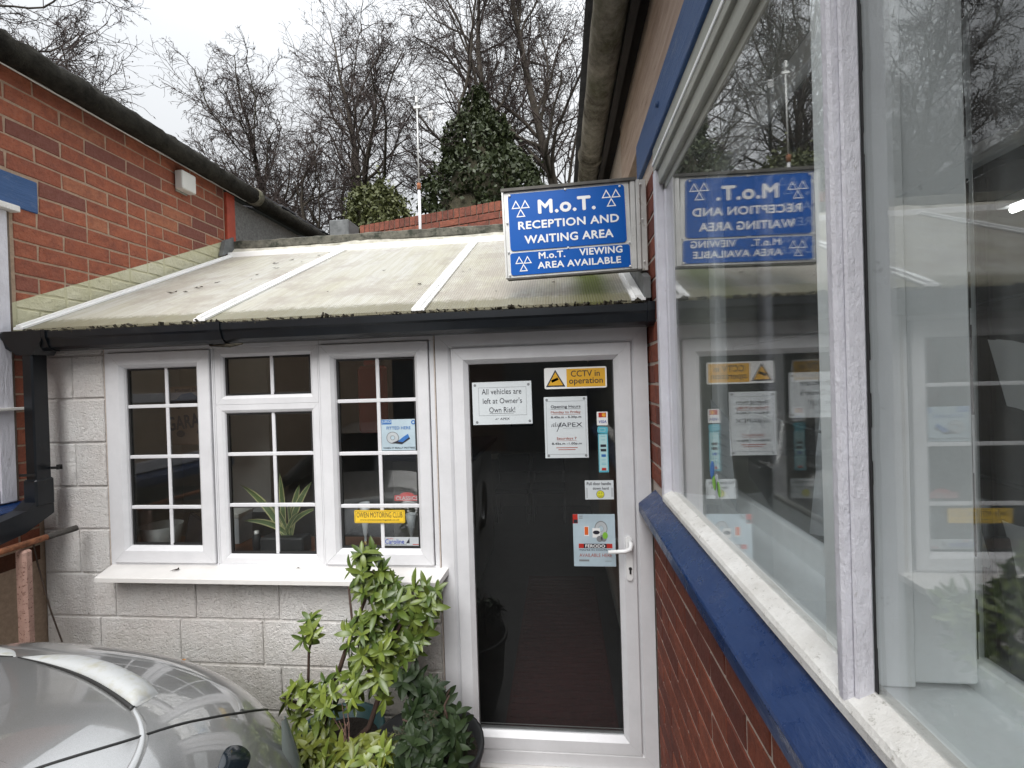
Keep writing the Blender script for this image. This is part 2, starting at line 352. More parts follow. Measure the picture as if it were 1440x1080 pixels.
def glass(name, tint, extra, rough=.0, dirt=.04):
    n = N(name); n.t.nodes.remove(n.b)
    g = n.n('ShaderNodeNewGeometry'); d = n.n('ShaderNodeVectorMath', operation='DOT_PRODUCT')
    n.l(g.outputs['Incoming'], d.inputs[0]); n.l(g.outputs['Normal'], d.inputs[1])
    c = n.math('ABSOLUTE', d.outputs['Value']); k = n.math('SUBTRACT', 1, c)
    p = n.math('POWER', k, 5); r = n.math('ADD', n.math('MULTIPLY', p, .96 * extra), .04 * extra, True)
    tr = n.n('ShaderNodeBsdfTransparent'); tr.inputs[0].default_value = (*tint, 1)
    gl = n.n('ShaderNodeBsdfGlossy'); gl.inputs['Roughness'].default_value = rough; gl.inputs[0].default_value = (1, 1, 1, 1)
    bp = n.n('ShaderNodeBump'); bp.inputs['Distance'].default_value = .0002
    n.l(n.noise(2.5, 2, .5, g.outputs['Position']), bp.inputs['Height']); n.l(bp.outputs[0], gl.inputs['Normal'])
    mxx = n.n('ShaderNodeMixShader'); n.l(r, mxx.inputs[0]); n.l(tr.outputs[0], mxx.inputs[1]); n.l(gl.outputs[0], mxx.inputs[2])
    df = n.n('ShaderNodeBsdfDiffuse'); df.inputs[0].default_value = (.6, .62, .6, 1)
    m2 = n.n('ShaderNodeMixShader')
    sm = n.math('MULTIPLY', n.ramp(n.noise(5, 6, .7, g.outputs['Position'], (1, 4, .6)), [(.35, .25), (.75, 1)]), dirt)
    n.l(sm, m2.inputs[0]); n.l(mxx.outputs[0], m2.inputs[1]); n.l(df.outputs[0], m2.inputs[2])
    n.l(m2.outputs[0], n.out.inputs['Surface'])
glass('window_glass', (.93, .94, .94), 1.4, dirt=.003)
glass('old_glass', (.98, .995, .995), 1.7, dirt=.035)
def lamp_mat():
    n = N('tube_lit'); n.fin((.9, .9, .9), .5, emit=((1, 1, .97), 4))
lamp_mat()

# ------------------------------------------------------------ mesh helpers
class MB:
    def __init__(s): s.v = []; s.f = []; s.mi = []
    def add(s, vs, fs, mi=0):
        o = len(s.v); s.v += [tuple(map(float, p)) for p in vs]; s.f += [tuple(i + o for i in f) for f in fs]; s.mi += [mi] * len(fs)
    def box(s, a, b, bev=0, rot=None, mi=0):
        x0, y0, z0 = a; x1, y1, z1 = b
        if bev <= 0:
            vs = [(x, y, z) for x in (x0, x1) for y in (y0, y1) for z in (z0, z1)]
            fs = [(0, 1, 3, 2), (4, 6, 7, 5), (0, 4, 5, 1), (2, 3, 7, 6), (0, 2, 6, 4), (1, 5, 7, 3)]
        else:
            L, H_ = (x0, y0, z0), (x1, y1, z1); vs = []; idx = {}
            for cx in (0, 1):
                for cy in (0, 1):
                    for cz in (0, 1):
                        c = (cx, cy, cz)
                        for ax in range(3):
                            p = []
                            for k in range(3):
                                e = H_[k] if c[k] else L[k]
                                if k != ax: e += -bev if c[k] else bev
                                p.append(e)
                            idx[(c, ax)] = len(vs); vs.append(p)
            fs = []
            for ax in range(3):
                o1, o2 = [k for k in range(3) if k != ax]
                for sd_ in (0, 1):
                    q = []
                    for u, v in ((0, 0), (1, 0), (1, 1), (0, 1)):
                        c = [0, 0, 0]; c[ax] = sd_; c[o1] = u; c[o2] = v; q.append(idx[(tuple(c), ax)])
                    fs.append(tuple(q))
                for u in (0, 1):
                    for v in (0, 1):
                        c0 = [0, 0, 0]; c0[o1] = u; c0[o2] = v; c1 = c0[:]; c1[ax] = 1; c0, c1 = tuple(c0), tuple(c1)
                        fs.append((idx[(c0, o1)], idx[(c1, o1)], idx[(c1, o2)], idx[(c0, o2)]))
            for cx in (0, 1):
                for cy in (0, 1):
                    for cz in (0, 1): fs.append(tuple(idx[((cx, cy, cz), k)] for k in range(3)))
        if rot is not None: vs = [tuple(rot @ Vector(p)) for p in vs]
        s.add(vs, fs, mi)
    def quad(s, pts, mi=0): s.add(pts, [tuple(range(len(pts)))], mi)
    def prism(s, pts, d, mi=0):
        """polygon pts extruded by vector d"""
        n = len(pts); vs = list(pts) + [tuple(p[k] + d[k] for k in range(3)) for p in pts]
        fs = [tuple(range(n)), tuple(range(2 * n - 1, n - 1, -1))] + [(i, (i + 1) % n, (i + 1) % n + n, i + n) for i in range(n)]
        s.add(vs, fs, mi)
    def tube(s, pts, rads, n=8, cap=True, mi=0):
        pts = [Vector(p) for p in pts]
        if not isinstance(rads, (list, tuple)): rads = [rads] * len(pts)
        vs = []; fs = []; ref = None
        for i, p in enumerate(pts):
            t = (pts[min(i + 1, len(pts) - 1)] - pts[max(i - 1, 0)]).normalized()
            if ref is None: ref = t.orthogonal().normalized()
            a = (ref - t * ref.dot(t)).normalized(); b = t.cross(a); ref = a
            for k in range(n):
                q = 2 * math.pi * k / n; vs.append(p + (a * math.cos(q) + b * math.sin(q)) * rads[i])
        for i in range(len(pts) - 1):
            for k in range(n): fs.append((i * n + k, i * n + (k + 1) % n, (i + 1) * n + (k + 1) % n, (i + 1) * n + k))
        if cap: fs += [tuple(range(n - 1, -1, -1)), tuple(range((len(pts) - 1) * n, len(pts) * n))]
        s.add(vs, fs, mi)
    def lathe(s, prof, c, n=24, axis='Z', mi=0):
        vs = []; fs = []
        for r, h in prof:
            for k in range(n):
                a = 2 * math.pi * k / n; x, y = r * math.cos(a), r * math.sin(a)
                vs.append({'Z': (c[0] + x, c[1] + y, c[2] + h), 'Y': (c[0] + x, c[1] + h, c[2] + y), 'X': (c[0] + h, c[1] + x, c[2] + y)}[axis])
        for i in range(len(prof) - 1):
            for k in range(n): fs.append((i * n + k, i * n + (k + 1) % n, (i + 1) * n + (k + 1) % n, (i + 1) * n + k))
        s.add(vs, fs, mi)
    def build(s, name, mat, parent=None, smooth=False, loc=None):
        me = bpy.data.meshes.new(name)
        wl = Vector(loc) if loc is not None else (wloc(parent) if parent else Vector((0, 0, 0)))
        v = np.array(s.v, dtype=float) - np.array(wl)
        me.from_pydata(v.tolist(), [], s.f)
        mats = mat if isinstance(mat, (list, tuple)) else [mat]
        for q in mats: me.materials.append(M[q])
        if len(mats) > 1: me.polygons.foreach_set('material_index', s.mi)
        bm = bmesh.new(); bm.from_mesh(me); bmesh.ops.recalc_face_normals(bm, faces=bm.faces); bm.to_mesh(me); bm.free()
        if smooth: me.polygons.foreach_set('use_smooth', [True] * len(me.polygons))
        o = bpy.data.objects.new(name, me); col.objects.link(o)
        if parent: o.parent = parent; o.location = wl - wloc(parent)
        else: o.location = wl
        me.update()
        return o
WL = {}
def wloc(o):
    p = Vector(o.location)
    while o.parent: o = o.parent; p = p + Vector(o.location)
    return p
def thing(name, label, cat, loc=(0, 0, 0), group=None):
    o = bpy.data.objects.new(name, None); col.objects.link(o); o.location = loc; o.empty_display_size = .1
    o['label'] = label; o['category'] = cat
    if group: o['group'] = group
    return o
def tag(o, label, cat, group=None):
    o['label'] = label; o['category'] = cat
    if group: o['group'] = group
    return o
def bx(name, a, b, mat, parent=None, bev=0, loc=None):
    k = MB(); k.box(a, b, bev); return k.build(name, mat, parent, loc=loc)
def struct(o): o['kind'] = 'structure'; return o

def text(s, w_, h_, cx, y, cz, parent, mat='ink', name='lettering', bold=0., rot=0, plane='Y', shear=0):
    cu = bpy.data.curves.new('t', 'FONT'); cu.body = s; cu.size = 1; cu.align_x = 'CENTER'; cu.align_y = 'CENTER'; cu.shear = shear
    cu.resolution_u = 3; cu.space_character = 1.0 + bold * 1.2
    to = bpy.data.objects.new('t', cu); col.objects.link(to); bpy.context.view_layer.update()
    me = bpy.data.meshes.new_from_object(to.evaluated_get(bpy.context.evaluated_depsgraph_get()))
    bpy.data.objects.remove(to); bpy.data.curves.remove(cu)
    n = len(me.vertices); a = np.zeros(n * 3); me.vertices.foreach_get('co', a); a = a.reshape(-1, 3)
    mn, mxx = a.min(0), a.max(0); ctr = (mn + mxx) / 2; ex = mxx - mn
    u = (a[:, 0] - ctr[0]) / ex[0] * w_; v = (a[:, 1] - ctr[1]) / ex[1] * h_
    c, s_ = math.cos(rot), math.sin(rot); uu = u * c - v * s_; vv = u * s_ + v * c
    pw = wloc(parent)
    fs = [tuple(p.vertices) for p in me.polygons]; V = []; F = []; dd = bold * h_ * .9
    # heavier lettering: the same outline laid down several times, each a hair in front of the last
    for i, (du, dv) in enumerate([(0, 0)] + ([(-dd, 0), (dd, 0), (0, -dd), (0, dd), (-dd * .7, dd * .7), (dd * .7, -dd * .7)] if bold > .001 else [])):
        F += [tuple(j + len(V) for j in f) for f in fs]
        V += np.stack([uu + du + cx - pw.x, np.full(n, y - pw.y - i * .00008), vv + dv + cz - pw.z], 1).tolist()
    bpy.data.meshes.remove(me); me = bpy.data.meshes.new(name); me.from_pydata(V, [], F); me.materials.append(M[mat]); me.update()
    o = bpy.data.objects.new(name, me); col.objects.link(o); o.parent = parent
    return o

# ------------------------------------------------------------ bricks
BM = {}
def brick_mesh(L, H_, D_, mat, var):
    key = (round(L, 3), round(H_, 4), mat, var)
    if key in BM: return BM[key]
    rg = random.Random(hash(key) & 0xffff)
    k = MB(); hb = .003
    # long axis X, front at y=0 (facing -Y), height Z
    j = lambda a=.0024: rg.uniform(-a, a)
    back = [(-L / 2, D_, -H_ / 2), (L / 2, D_, -H_ / 2), (L / 2, D_, H_ / 2), (-L / 2, D_, H_ / 2)]
    mid = [(-L / 2 + j(), hb, -H_ / 2 + j()), (j(.02), hb, -H_ / 2 + j()), (L / 2 + j(), hb, -H_ / 2 + j()), (L / 2 + j(), hb, H_ / 2 + j()), (j(.02), hb, H_ / 2 + j()), (-L / 2 + j(), hb, H_ / 2 + j())]
    e = .003
    fr = [(x * (1 - e / (L / 2)) if abs(x) > .05 or L < .1 else x, j(.0005), z * (1 - e / (H_ / 2))) for x, y, z in mid]
    vs = back + mid + fr
    fs = [(10, 11, 14, 15), (11, 12, 13, 14)]
    for i in range(6): fs.append((4 + i, 4 + (i + 1) % 6, 10 + (i + 1) % 6, 10 + i))
    fs += [(0, 1, 6, 5, 4), (2, 3, 9, 8, 7), (1, 2, 7, 6), (3, 0, 4, 9)]
    k.add(vs, fs)
    me = bpy.data.meshes.new('brick'); me.from_pydata(k.v, [], k.f); me.materials.append(M[mat]); me.update()
    bm = bmesh.new(); bm.from_mesh(me); bmesh.ops.recalc_face_normals(bm, faces=bm.faces); bm.to_mesh(me); bm.free()
    BM[key] = me; return me
rb = random.Random(3)
def put_brick(x, y, z, face, L, H_, mat, parent, name='brick', D_=.05):
    me = brick_mesh(L, H_, D_, mat, rb.randrange(4))
    o = bpy.data.objects.new(name, me); col.objects.link(o); o.parent = parent
    pw = wloc(parent); jit = rb.uniform(-.0006, .0008)
    if face == '+X': o.location = Vector((x + jit, y, z)) - pw; o.rotation_euler = (0, 0, R_(90) )
    elif face == '-X': o.location = Vector((x - jit, y, z)) - pw; o.rotation_euler = (0, 0, R_(-90))
    else: o.location = Vector((x, y - jit, z)) - pw
    if isinstance(face, float): o.rotation_euler = (0, 0, face)
    return o
def course(c0, c1, z, off, P, Hh, place, J=.010, split=.12, minL=.03):
    """bricks from c0 to c1 along the wall, joints every P shifted by off"""
    s = c0 - ((c0 - off) % P)
    while s < c1:
        segs = [(s, s + P)]
        if rb.random() < split: segs = [(s, s + P / 2), (s + P / 2, s + P)]
        for a, b in segs:
            a2, b2 = max(a, c0), min(b, c1)
            if b2 - a2 > minL: place((a2 + b2) / 2, z, b2 - a2 - J)
        s += P
PZ, PL = .0875, .268

# ============================================================ SETTING
g = MB()
g.quad([(-150, -150, 0), (150, -150, 0), (150, 150, 0), (-150, 150, 0)])
struct(g.build('ground', 'tarmac'))
k = MB()
import itertools
xs = np.linspace(-60, 60, 41); ys = np.linspace(9, 60, 18)
vv = [(x, y, min(3.2, (y - 9) * .45) + .3 * math.sin(x * .7) * math.cos(y * .6) * (y > 9.5) + .004) for y in ys for x in xs]
ff = [(j * 41 + i, j * 41 + i + 1, (j + 1) * 41 + i + 1, (j + 1) * 41 + i) for j in range(17) for i in range(40)]
k.add(vv, ff); struct(k.build('bank', 'grass_bank', smooth=True))

# ============================================================ LEFT BUILDING
XL = -2.741
LB = thing('brick_building', 'orange brick building on the left with a mossy black gutter', 'building', (XL, 2, 0))
bx('wall', (XL - .25, -3.0, 0), (XL - .0035, 3.655, 3.70), 'mortar_tan', LB)
# rows
zrow = 2.056 - PZ * 12
rows = []
r_ = 0
for r in range(0, 31):
    z0 = zrow + PZ * r; zc = z0 + PZ / 2
    off = 2.23 if (r % 2 == 0) else 2.23 + PL / 2
    spans = []
    if zc > 3.62: continue
    if zc < 1.30: spans = [(1.55, 2.195)]
    elif zc < 2.83: spans = [(2.085, 2.195)] if zc < 2.15 else [(2.115, 3.65)]
    elif zc < 3.003: spans = [(2.24, 3.65)]
    else: spans = [(.9, 3.65)]
    for a, b in spans:
        mat = 'brick_orange' if zc > 1.13 else 'brick_brown'
        course(a, b, zc, off, PL, PZ, lambda c, z, L, mat=mat: put_brick(XL, c, z, '+X', L, PZ - .0105, mat, LB))
bx('lintel', (XL - .02, .6, 2.835), (XL + .006, 2.234, 3.002), 'blue_worn', LB, .004)
bx('red_post', (XL - .1, 3.662, 2.6), (XL + .02, 3.76, 3.52), 'red_paint', LB, .004)
bx('cladding_panel', (XL - .1, 3.765, 2.9), (XL - .01, 6.6, 3.50), 'fibre_cement', LB)
# eaves: soffit strip, gutter in jointed lengths, corrugated roof edge
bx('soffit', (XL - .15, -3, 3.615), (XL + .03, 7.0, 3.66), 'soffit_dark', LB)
k = MB(); k.tube([(XL + .022, -3, 3.532), (XL + .022, 3.9, 3.532)], .006, 6); k.build('fascia_bead', 'alu', LB)
def gutter(name, parent, x, z, r, y0, y1, mat, seed, lumps=.01):
    rg = random.Random(seed); k = MB(); n = 14; ny = max(4, int((y1 - y0) / .05)); vs = []; fs = []
    for i in range(ny + 1):
        y = y0 + (y1 - y0) * i / ny
        for q in range(n):
            a = 2 * math.pi * q / n
            rr = r + lumps * (rg.random() - .4) * (1.6 if math.sin(a) > .2 else .6)
            vs.append((x + rr * math.cos(a), y, z + rr * math.sin(a)))
    for i in range(ny):
        for q in range(n): fs.append((i * n + q, i * n + (q + 1) % n, (i + 1) * n + (q + 1) % n, (i + 1) * n + q))
    fs += [tuple(range(n)), tuple(range(ny * n, ny * n + n))]
    k.add(vs, fs); return k.build(name, mat, parent, smooth=True)
gt = gutter('gutter', LB, -2.655, 3.575, .066, -3, 3.97, 'black_mossy_cement', 1, .014)
k = MB(); k.lathe([(.060, -.03), (.076, -.03), (.076, .03), (.060, .03)], (-2.655, 3.93, 3.575), 20, 'Y'); k.build('collar', 'mossy_cement', gt, True)
gutter('gutter', LB, -2.665, 3.565, .058, 3.97, 7.2, 'black_mossy_cement', 2, .010)
# roof of slates behind the gutter: each verge slate along the eaves is its own piece
rg = random.Random(5)
for i in range(38):
    y = -2.6 + i * .26
    q = MB(); t = rg.uniform(-.008, .012); a = R_(14)
    q.box((XL - .9, y + .006, -.006 + t), (XL + .045, y + .252, .012 + t), .003)
    q.v = [(p[0], p[1], 3.668 + p[2] + (XL + .045 - p[0]) * math.tan(a)) for p in q.v]
    q.build('slate', 'slate', LB)
k = MB(); k.quad([(XL - .7, -3, 3.8), (XL - .7, 7.3, 3.8), (XL - 7, 7.3, 5.9), (XL - 7, -3, 5.9)]); k.build('roof', 'slate', LB)
# sash window at the frame's left edge
WN = MB()
wy0, wy1, wz0, wz1 = 1.0, 2.085, 1.345, 2.80
for a, b in (((XL - .03, wy1 - .07, wz0), (XL + .012, wy1, wz1)), ((XL - .03, wy0, wz0), (XL + .012, wy0 + .07, wz1)), ((XL - .03, wy0 + .071, wz1 - .06), (XL + .010, wy1 - .071, wz1)), ((XL - .03, wy0 + .071, wz0), (XL + .010, wy1 - .071, wz0 + .07)), ((XL - .03, wy0 + .071, 1.80), (XL + .012, wy1 - .071, 1.86))):
    WN.box(a, b, .004)
lw = WN.build('window', 'old_white_paint', LB)
bx('pane', (XL - .022, wy0 + .06, wz0 + .05), (XL - .018, wy1 - .06, wz1 - .05), 'window_glass', lw)
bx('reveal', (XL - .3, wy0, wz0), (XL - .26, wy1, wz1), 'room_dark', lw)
bx('head_trim', (XL - .02, wy0 - .02, 2.801), (XL + .045, wy1 + .035, 2.832), 'flaking_white_paint', LB, .003)
bx('meeting_rail_hook', (XL + .01, 1.9, 1.80), (XL + .035, 2.15, 1.815), 'flaking_white_paint', LB, .003)
bx('mortar_bead', (XL - .02, 2.086, 1.345), (XL + .003, 2.098, 2.80), 'mortar_grey', LB)
k = MB(); k.prism([(XL - .02, .9, 1.345), (XL + .09, .9, 1.315), (XL + .09, .9, 1.265), (XL - .02, .9, 1.25)], (0, 1.22, 0)); k.build('window_sill', 'blue_gloss', LB)
# small white box on the wall
JB = thing('junction_box', 'small white plastic box high on the orange brick wall', 'junction box', (XL, 3.2, 3.35))
bx('cover', (XL + .012, 3.135, 3.335), (XL + .075, 3.265, 3.47), 'box_plastic', JB, .006)
bx('back_plate', (XL + .004, 3.15, 3.325), (XL + .012, 3.25, 3.46), 'grey_reveal', JB)

# ============================================================ RECEPTION EXTENSION (lean-to)
EX = thing('reception_extension', 'white block lean-to reception with yellowed plastic roof between two brick buildings', 'building', (-1.2, 2.2, 0))
FY = 2.2
k = MB()
k.box((-2.74, FY + .009, 0), (-2.33, FY + .1, 2.11)); k.box((-2.329, FY + .009, 0), (-.60, FY + .1, .96)); k.build('wall', 'painted_block', EX)
ztop = [2.0735, 1.846, 1.617, 1.388, 1.165, .936, .71, .4825, .255, .0275, -.2]
lefts = {0: [-2.535], 1: [], 2: [-2.53], 3: [], 4: [-2.525]}
def block(x0, x1, z0, z1):
    rg = rb; k = MB(); e = .0055
    k.box((x0 + e, FY - rg.uniform(0, .003), z0 + e), (x1 - e, FY + .02, z1 - e), .004)
    k.build('block', 'painted_block', EX, loc=((x0 + x1) / 2, FY, (z0 + z1) / 2))
block(-2.735, -2.352, 2.0735, 2.108)
for i in range(5):
    xs_ = [-2.735] + lefts[i] + [-2.352]
    for a, b in zip(xs_, xs_[1:]): block(a, b, ztop[i + 1], ztop[i] )
for i in range(5, 10):
    j0 = [-2.328, -2.42][(i - 5) % 2]
    js = [-2.735]; x = j0
    while x < -.62: js.append(x); x += .45
    if js[-1] > -.68: js.pop()
    js.append(-.602)
    for a, b in zip(js, js[1:]): block(a, b, max(.002, ztop[i + 1]), ztop[i])

# plastic frames -------------------------------------------------
def mitred(name, x0, z0, x1, z1, prof, mat, parent, gap=.0005):
    """rectangular frame of four mitred members; prof = [(inset, y), ...] outer to inner, then closed behind"""
    k = MB()
    P = prof + [(prof[-1][0], prof[-1][1] + .03), (prof[0][0], prof[-1][1] + .03)]
    cs = lambda t: [(x0 + t, z0 + t), (x1 - t, z0 + t), (x1 - t, z1 - t), (x0 + t, z1 - t)]
    for e in range(4):
        a, b = e, (e + 1) % 4; vs = []
        for t, y in P:
            ca, cb = cs(t)[a], cs(t)[b]
            dx, dz = (cb[0] - ca[0]), (cb[1] - ca[1]); L = math.hypot(dx, dz); dx /= L; dz /= L
            vs.append((ca[0] + dx * gap, y, ca[1] + dz * gap)); vs.append((cb[0] - dx * gap, y, cb[1] - dz * gap))
        n = len(P)
        fs = [(2 * i, 2 * i + 1, 2 * ((i + 1) % n) + 1, 2 * ((i + 1) % n)) for i in range(n)]
        fs += [tuple(2 * i for i in range(n)), tuple(2 * i + 1 for i in range(n))]
        k.add(vs, fs)
    return k.build(name, mat, parent)
def bars(parent, x0, z0, x1, z1, xs_, zs_, y=FY + .022, w_=.009):
    k = MB()
    for x in xs_: k.box((x - w_, y - .004, z0), (x + w_, y + .004, z1), .002)
    for z in zs_: k.box((x0, y - .0052, z - w_), (x1, y + .0052, z + w_), .002)
    k.build('glazing_bar', 'upvc', parent)
    # black spacer round the sealed unit
    k = MB(); t = .010
    for a, b in (((x0, y - .003, z0), (x0 + t, y + .01, z1)), ((x1 - t, y - .003, z0), (x1, y + .01, z1)), ((x0 + t, y - .003, z0), (x1 - t, y + .01, z0 + t)), ((x0 + t, y - .003, z1 - t), (x1 - t, y + .01, z1))): k.box(a, b)
    k.build('spacer', 'black_rubber', parent)
def sash(W_, x0, z0, x1, z1, gx0, gz0, gx1, gz1, xs_, zs_, y=FY - .012):
    t = gx0 - x0
    fr = mitred('sash', x0, z0, x1, z1, [(0, y + .02), (0, y + .003), (.003, y), (t - .018, y), (t - .004, y + .010), (t, y + .018)], 'upvc', W_)
    return fr
WI = []
for nm, lab in (('window', None),) * 1: pass
def make_window(x0, x1):
    k = MB(); z0, z1 = .99, 2.095
    return None
# outer frame with mullions as one part per window
def frame_members(W_, x0, x1, mull0, mull1):
    k = MB()
    k.box((x0, FY - .0, 2.079), (x1, FY + .05, 2.10), .002)
    k.box((x0, FY - .0, .975), (x1, FY + .05, .9925), .002)
    k.box((x0, FY - .0, .9925), (mull0, FY + .05, 2.079), .002); k.box((mull1, FY - .0, .9925), (x1, FY + .05, 2.079), .002)
    k.build('frame', 'upvc', W_)
w1 = MB(); w1.box((-2.335, FY + .03, .99), (-1.745, FY + .05, 1.0)); W1 = w1.build('window', 'upvc', EX)
frame_members(W1, -2.347, -1.744, -2.322, -1.7525)
mitred('sash', -2.319, .996, -1.756, 2.076, [(0, FY + .012), (0, FY - .009), (.003, FY - .012), (.062, FY - .012), (.078, FY + .002), (.083, FY + .012)], 'upvc', W1)
bars(W1, -2.236, 1.079, -1.839, 1.993, [-2.017], [1.797, 1.536, 1.275]); bx('pane', (-2.24, FY + .024, 1.075), (-1.835, FY + .028, 1.997), 'window_glass', W1)
w2 = MB(); w2.box((-1.742, FY + .03, .99), (-1.18, FY + .05, 1.0)); W2 = w2.build('window', 'upvc', EX)
frame_members(W2, -1.743, -1.1785, -1.735, -1.188)
mitred('light_frame', -1.734, 1.795, -1.189, 2.078, [(0, FY + .012), (0, FY + .002), (.028, FY + .002), (.040, FY + .009), (.044, FY + .016)], 'upvc', W2)
mitred('light_frame', -1.734, .9935, -1.189, 1.794, [(0, FY + .012), (0, FY + .002), (.028, FY + .002), (.040, FY + .009), (.044, FY + .016)], 'upvc', W2)
bars(W2, -1.69, 1.0375, -1.233, 1.75, [-1.440], [1.542, 1.284]); bars(W2, -1.69, 1.839, -1.233, 2.034, [-1.440], [])
bx('pane', (-1.694, FY + .024, 1.03), (-1.229, FY + .028, 1.755), 'window_glass', W2); bx('pane', (-1.694, FY + .024, 1.835), (-1.229, FY + .028, 2.04), 'window_glass', W2)
w3 = MB(); w3.box((-1.17, FY + .03, .99), (-.61, FY + .05, 1.0)); W3 = w3.build('window', 'upvc', EX)
frame_members(W3, -1.1775, -.602, -1.1755, -.6245)
mitred('sash', -1.173, .996, -.628, 2.076, [(0, FY + .012), (0, FY - .009), (.003, FY - .012), (.054, FY - .012), (.068, FY + .002), (.073, FY + .012)], 'upvc', W3)
bars(W3, -1.100, 1.069, -.701, 2.003, [-.891], [1.795, 1.536, 1.277]); bx('pane', (-1.104, FY + .024, 1.065), (-.697, FY + .028, 2.007), 'window_glass', W3)
k = MB(); k.prism([(-2.30, 2.066, .948), (-2.30, 2.066, .968), (-2.30, 2.07, .9705), (-2.30, 2.215, .9845), (-2.30, 2.215, .955), (-2.30, 2.085, .944)], (1.725, 0, 0))
k.v = [(x - (.045 if x < -2 else -.015) * (y > 2.1), y, z) for x, y, z in k.v]; k.build('window_sill', 'upvc_sill', EX)
# head fascia under the gutter
bx('fascia', (-2.74, FY - .004, 2.1085), (.40, FY + .06, 2.185), 'upvc_dirty', EX, .002)
bx('sealant', (-2.352, FY + .001, .93), (-2.3475, FY + .02, 2.108), 'mortar_pale', EX); bx('sealant', (-.6015, FY - .001, .03), (-.597, FY + .02, 2.108), 'mortar_pale', EX)
# door -------------------------------------------------------------
D0 = MB(); D0.box((-.50, FY + .036, .125), (.31, FY + .046, .14)); DR = D0.build('door', 'upvc', EX)
mitred('door_frame', -.594, .052, .398, 2.106, [(0, FY + .02), (0, FY), (.06, FY), (.068, FY + .006), (.074, FY + .012)], 'upvc', DR)
mitred('leaf', -.5155, .125, .3225, 2.033, [(0, FY + .02), (0, FY - .006), (.003, FY - .009), (.056, FY - .009), (.070, FY + .004), (.078, FY + .012)], 'upvc', DR)
bx('pane', (-.44, FY + .014, .2), (.25, FY + .018, 1.96), 'window_glass', DR)
k = MB(); k.box((-.437, FY + .02, .205), (.245, FY + .026, .215)); k.box((-.437, FY + .02, .226), (.245, FY + .023, .229)); k.build('spacer', 'grey_steel', DR)
bx('threshold', (-.594, FY - .022, .008), (.398, FY + .05, .050), 'upvc_sill', DR, .002)
k = MB()
k.prism([(.2875 + .0145 * math.cos(a), FY - .021, (1.13 if i < 9 else .955) + .0145 * math.sin(a)) for i, a in enumerate([math.pi * t / 8 for t in range(9)] + [math.pi + math.pi * t / 8 for t in range(9)])], (0, .011, 0))
hd = k.build('handle', 'white_plastic', DR)
k = MB(); k.tube([(.293, FY - .02, 1.118), (.293, FY - .045, 1.112), (.288, FY - .058, 1.098), (.265, FY - .062, 1.089), (.19, FY - .06, 1.085)], [.012, .011, .0105, .010, .0085], 12); k.build('lever', 'white_plastic', hd, True)
k = MB(); k.lathe([(.0001, -.003), (.0075, -.003), (.0075, .0)], (.2905, FY - .0215, .996), 14, 'Y'); k.box((.2865, FY - .0245, .972), (.2945, FY - .0215, .99)); k.build('keyhole', 'black_rubber', hd)
bx('step', (-.62, FY - .25, 0), (.40, FY + .1, .006), 'mortar_grey', EX)

# roof --------------------------------------------------------------
ry0, rz0, ry1, rz1 = 2.085, 2.205, 3.63, 2.965
sl = (rz1 - rz0) / (ry1 - ry0)
bxs = [-2.678, -1.704, -.633, .345]
for a, b in zip(bxs, bxs[1:]):
    k = MB(); k.prism([(a + .01, ry0, rz0 - .012), (a + .01, ry1, rz1 - .012), (a + .01, ry1, rz1), (a + .01, ry0, rz0)], (b - a - .02, 0, 0)); k.build('roof_sheet', 'polycarbonate', EX)
for i, x in enumerate(bxs):
    k = MB(); w_ = .03 if i else .026
    for (dx0, dx1, h0, h1) in ((-w_, w_, .001, .012), (-w_ * .42, w_ * .42, .0125, .024)):
        k.prism([(x + dx0, ry0 - .012, rz0 - .005 + h0), (x + dx0, ry1, rz1 + h0), (x + dx0, ry1, rz1 + h1), (x + dx0, ry0 - .012, rz0 - .005 + h1)], (dx1 - dx0, 0, 0))
    k.build('glazing_bar', 'bar_white', EX)
bx('ridge_trim', (-2.70, ry1 - .012, rz1 - .01), (.38, ry1 + .03, rz1 + .036), 'bar_white', EX, .004)
# crinkled flashing up to the flat-roof kerb
k = MB(); nx = 60; rg = random.Random(11)
prof = [(ry1 + .022, rz1 + .03), (ry1 + .05, rz1 + .055), (ry1 + .075, rz1 + .085), (ry1 + .09, rz1 + .12)]
vs = []; 
for i in range(nx + 1):
    x = -2.73 + 3.13 * i / nx; wv = .008 * math.sin(x * 5) + rg.uniform(-.004, .004)
    for y, z in prof: vs.append((x, y + wv, z + wv * .5))
fs = [(i * 4 + j, i * 4 + j + 1, (i + 1) * 4 + j + 1, (i + 1) * 4 + j) for i in range(nx) for j in range(3)]
k.add(vs, fs); k.build('flashing', 'flashing', EX, True)
k = MB(); nx = 50; vs = []
for i in range(nx + 1):
    x = -2.735 + 3.13 * i / nx; d = rg.uniform(-.004, .004)
    for y, z in ((3.715, 3.045 + d), (3.70, 3.055 + d), (3.705, 3.115 + d), (3.74, 3.13 + d), (4.3, 3.12)): vs.append((x, y, z))
fs = [(i * 5 + j, i * 5 + j + 1, (i + 1) * 5 + j + 1, (i + 1) * 5 + j) for i in range(nx) for j in range(4)]
k.add(vs, fs); k.build('roof_kerb', 'felt_kerb', EX)
bx('flat_roof', (-2.73, 4.3, 3.0), (.39, 7.2, 3.115), 'felt_kerb', EX)
bx('verge_flashing', (.372, 2.10, 2.18), (.398, 3.6, 2.22), 'lead', EX)
k = MB(); k.prism([(.370, 2.075, 2.21), (.370, 3.6, 2.97), (.370, 3.6, 3.06), (.370, 2.075, 2.30)], (.028, 0, 0)); k.build('side_flashing', 'lead', EX)
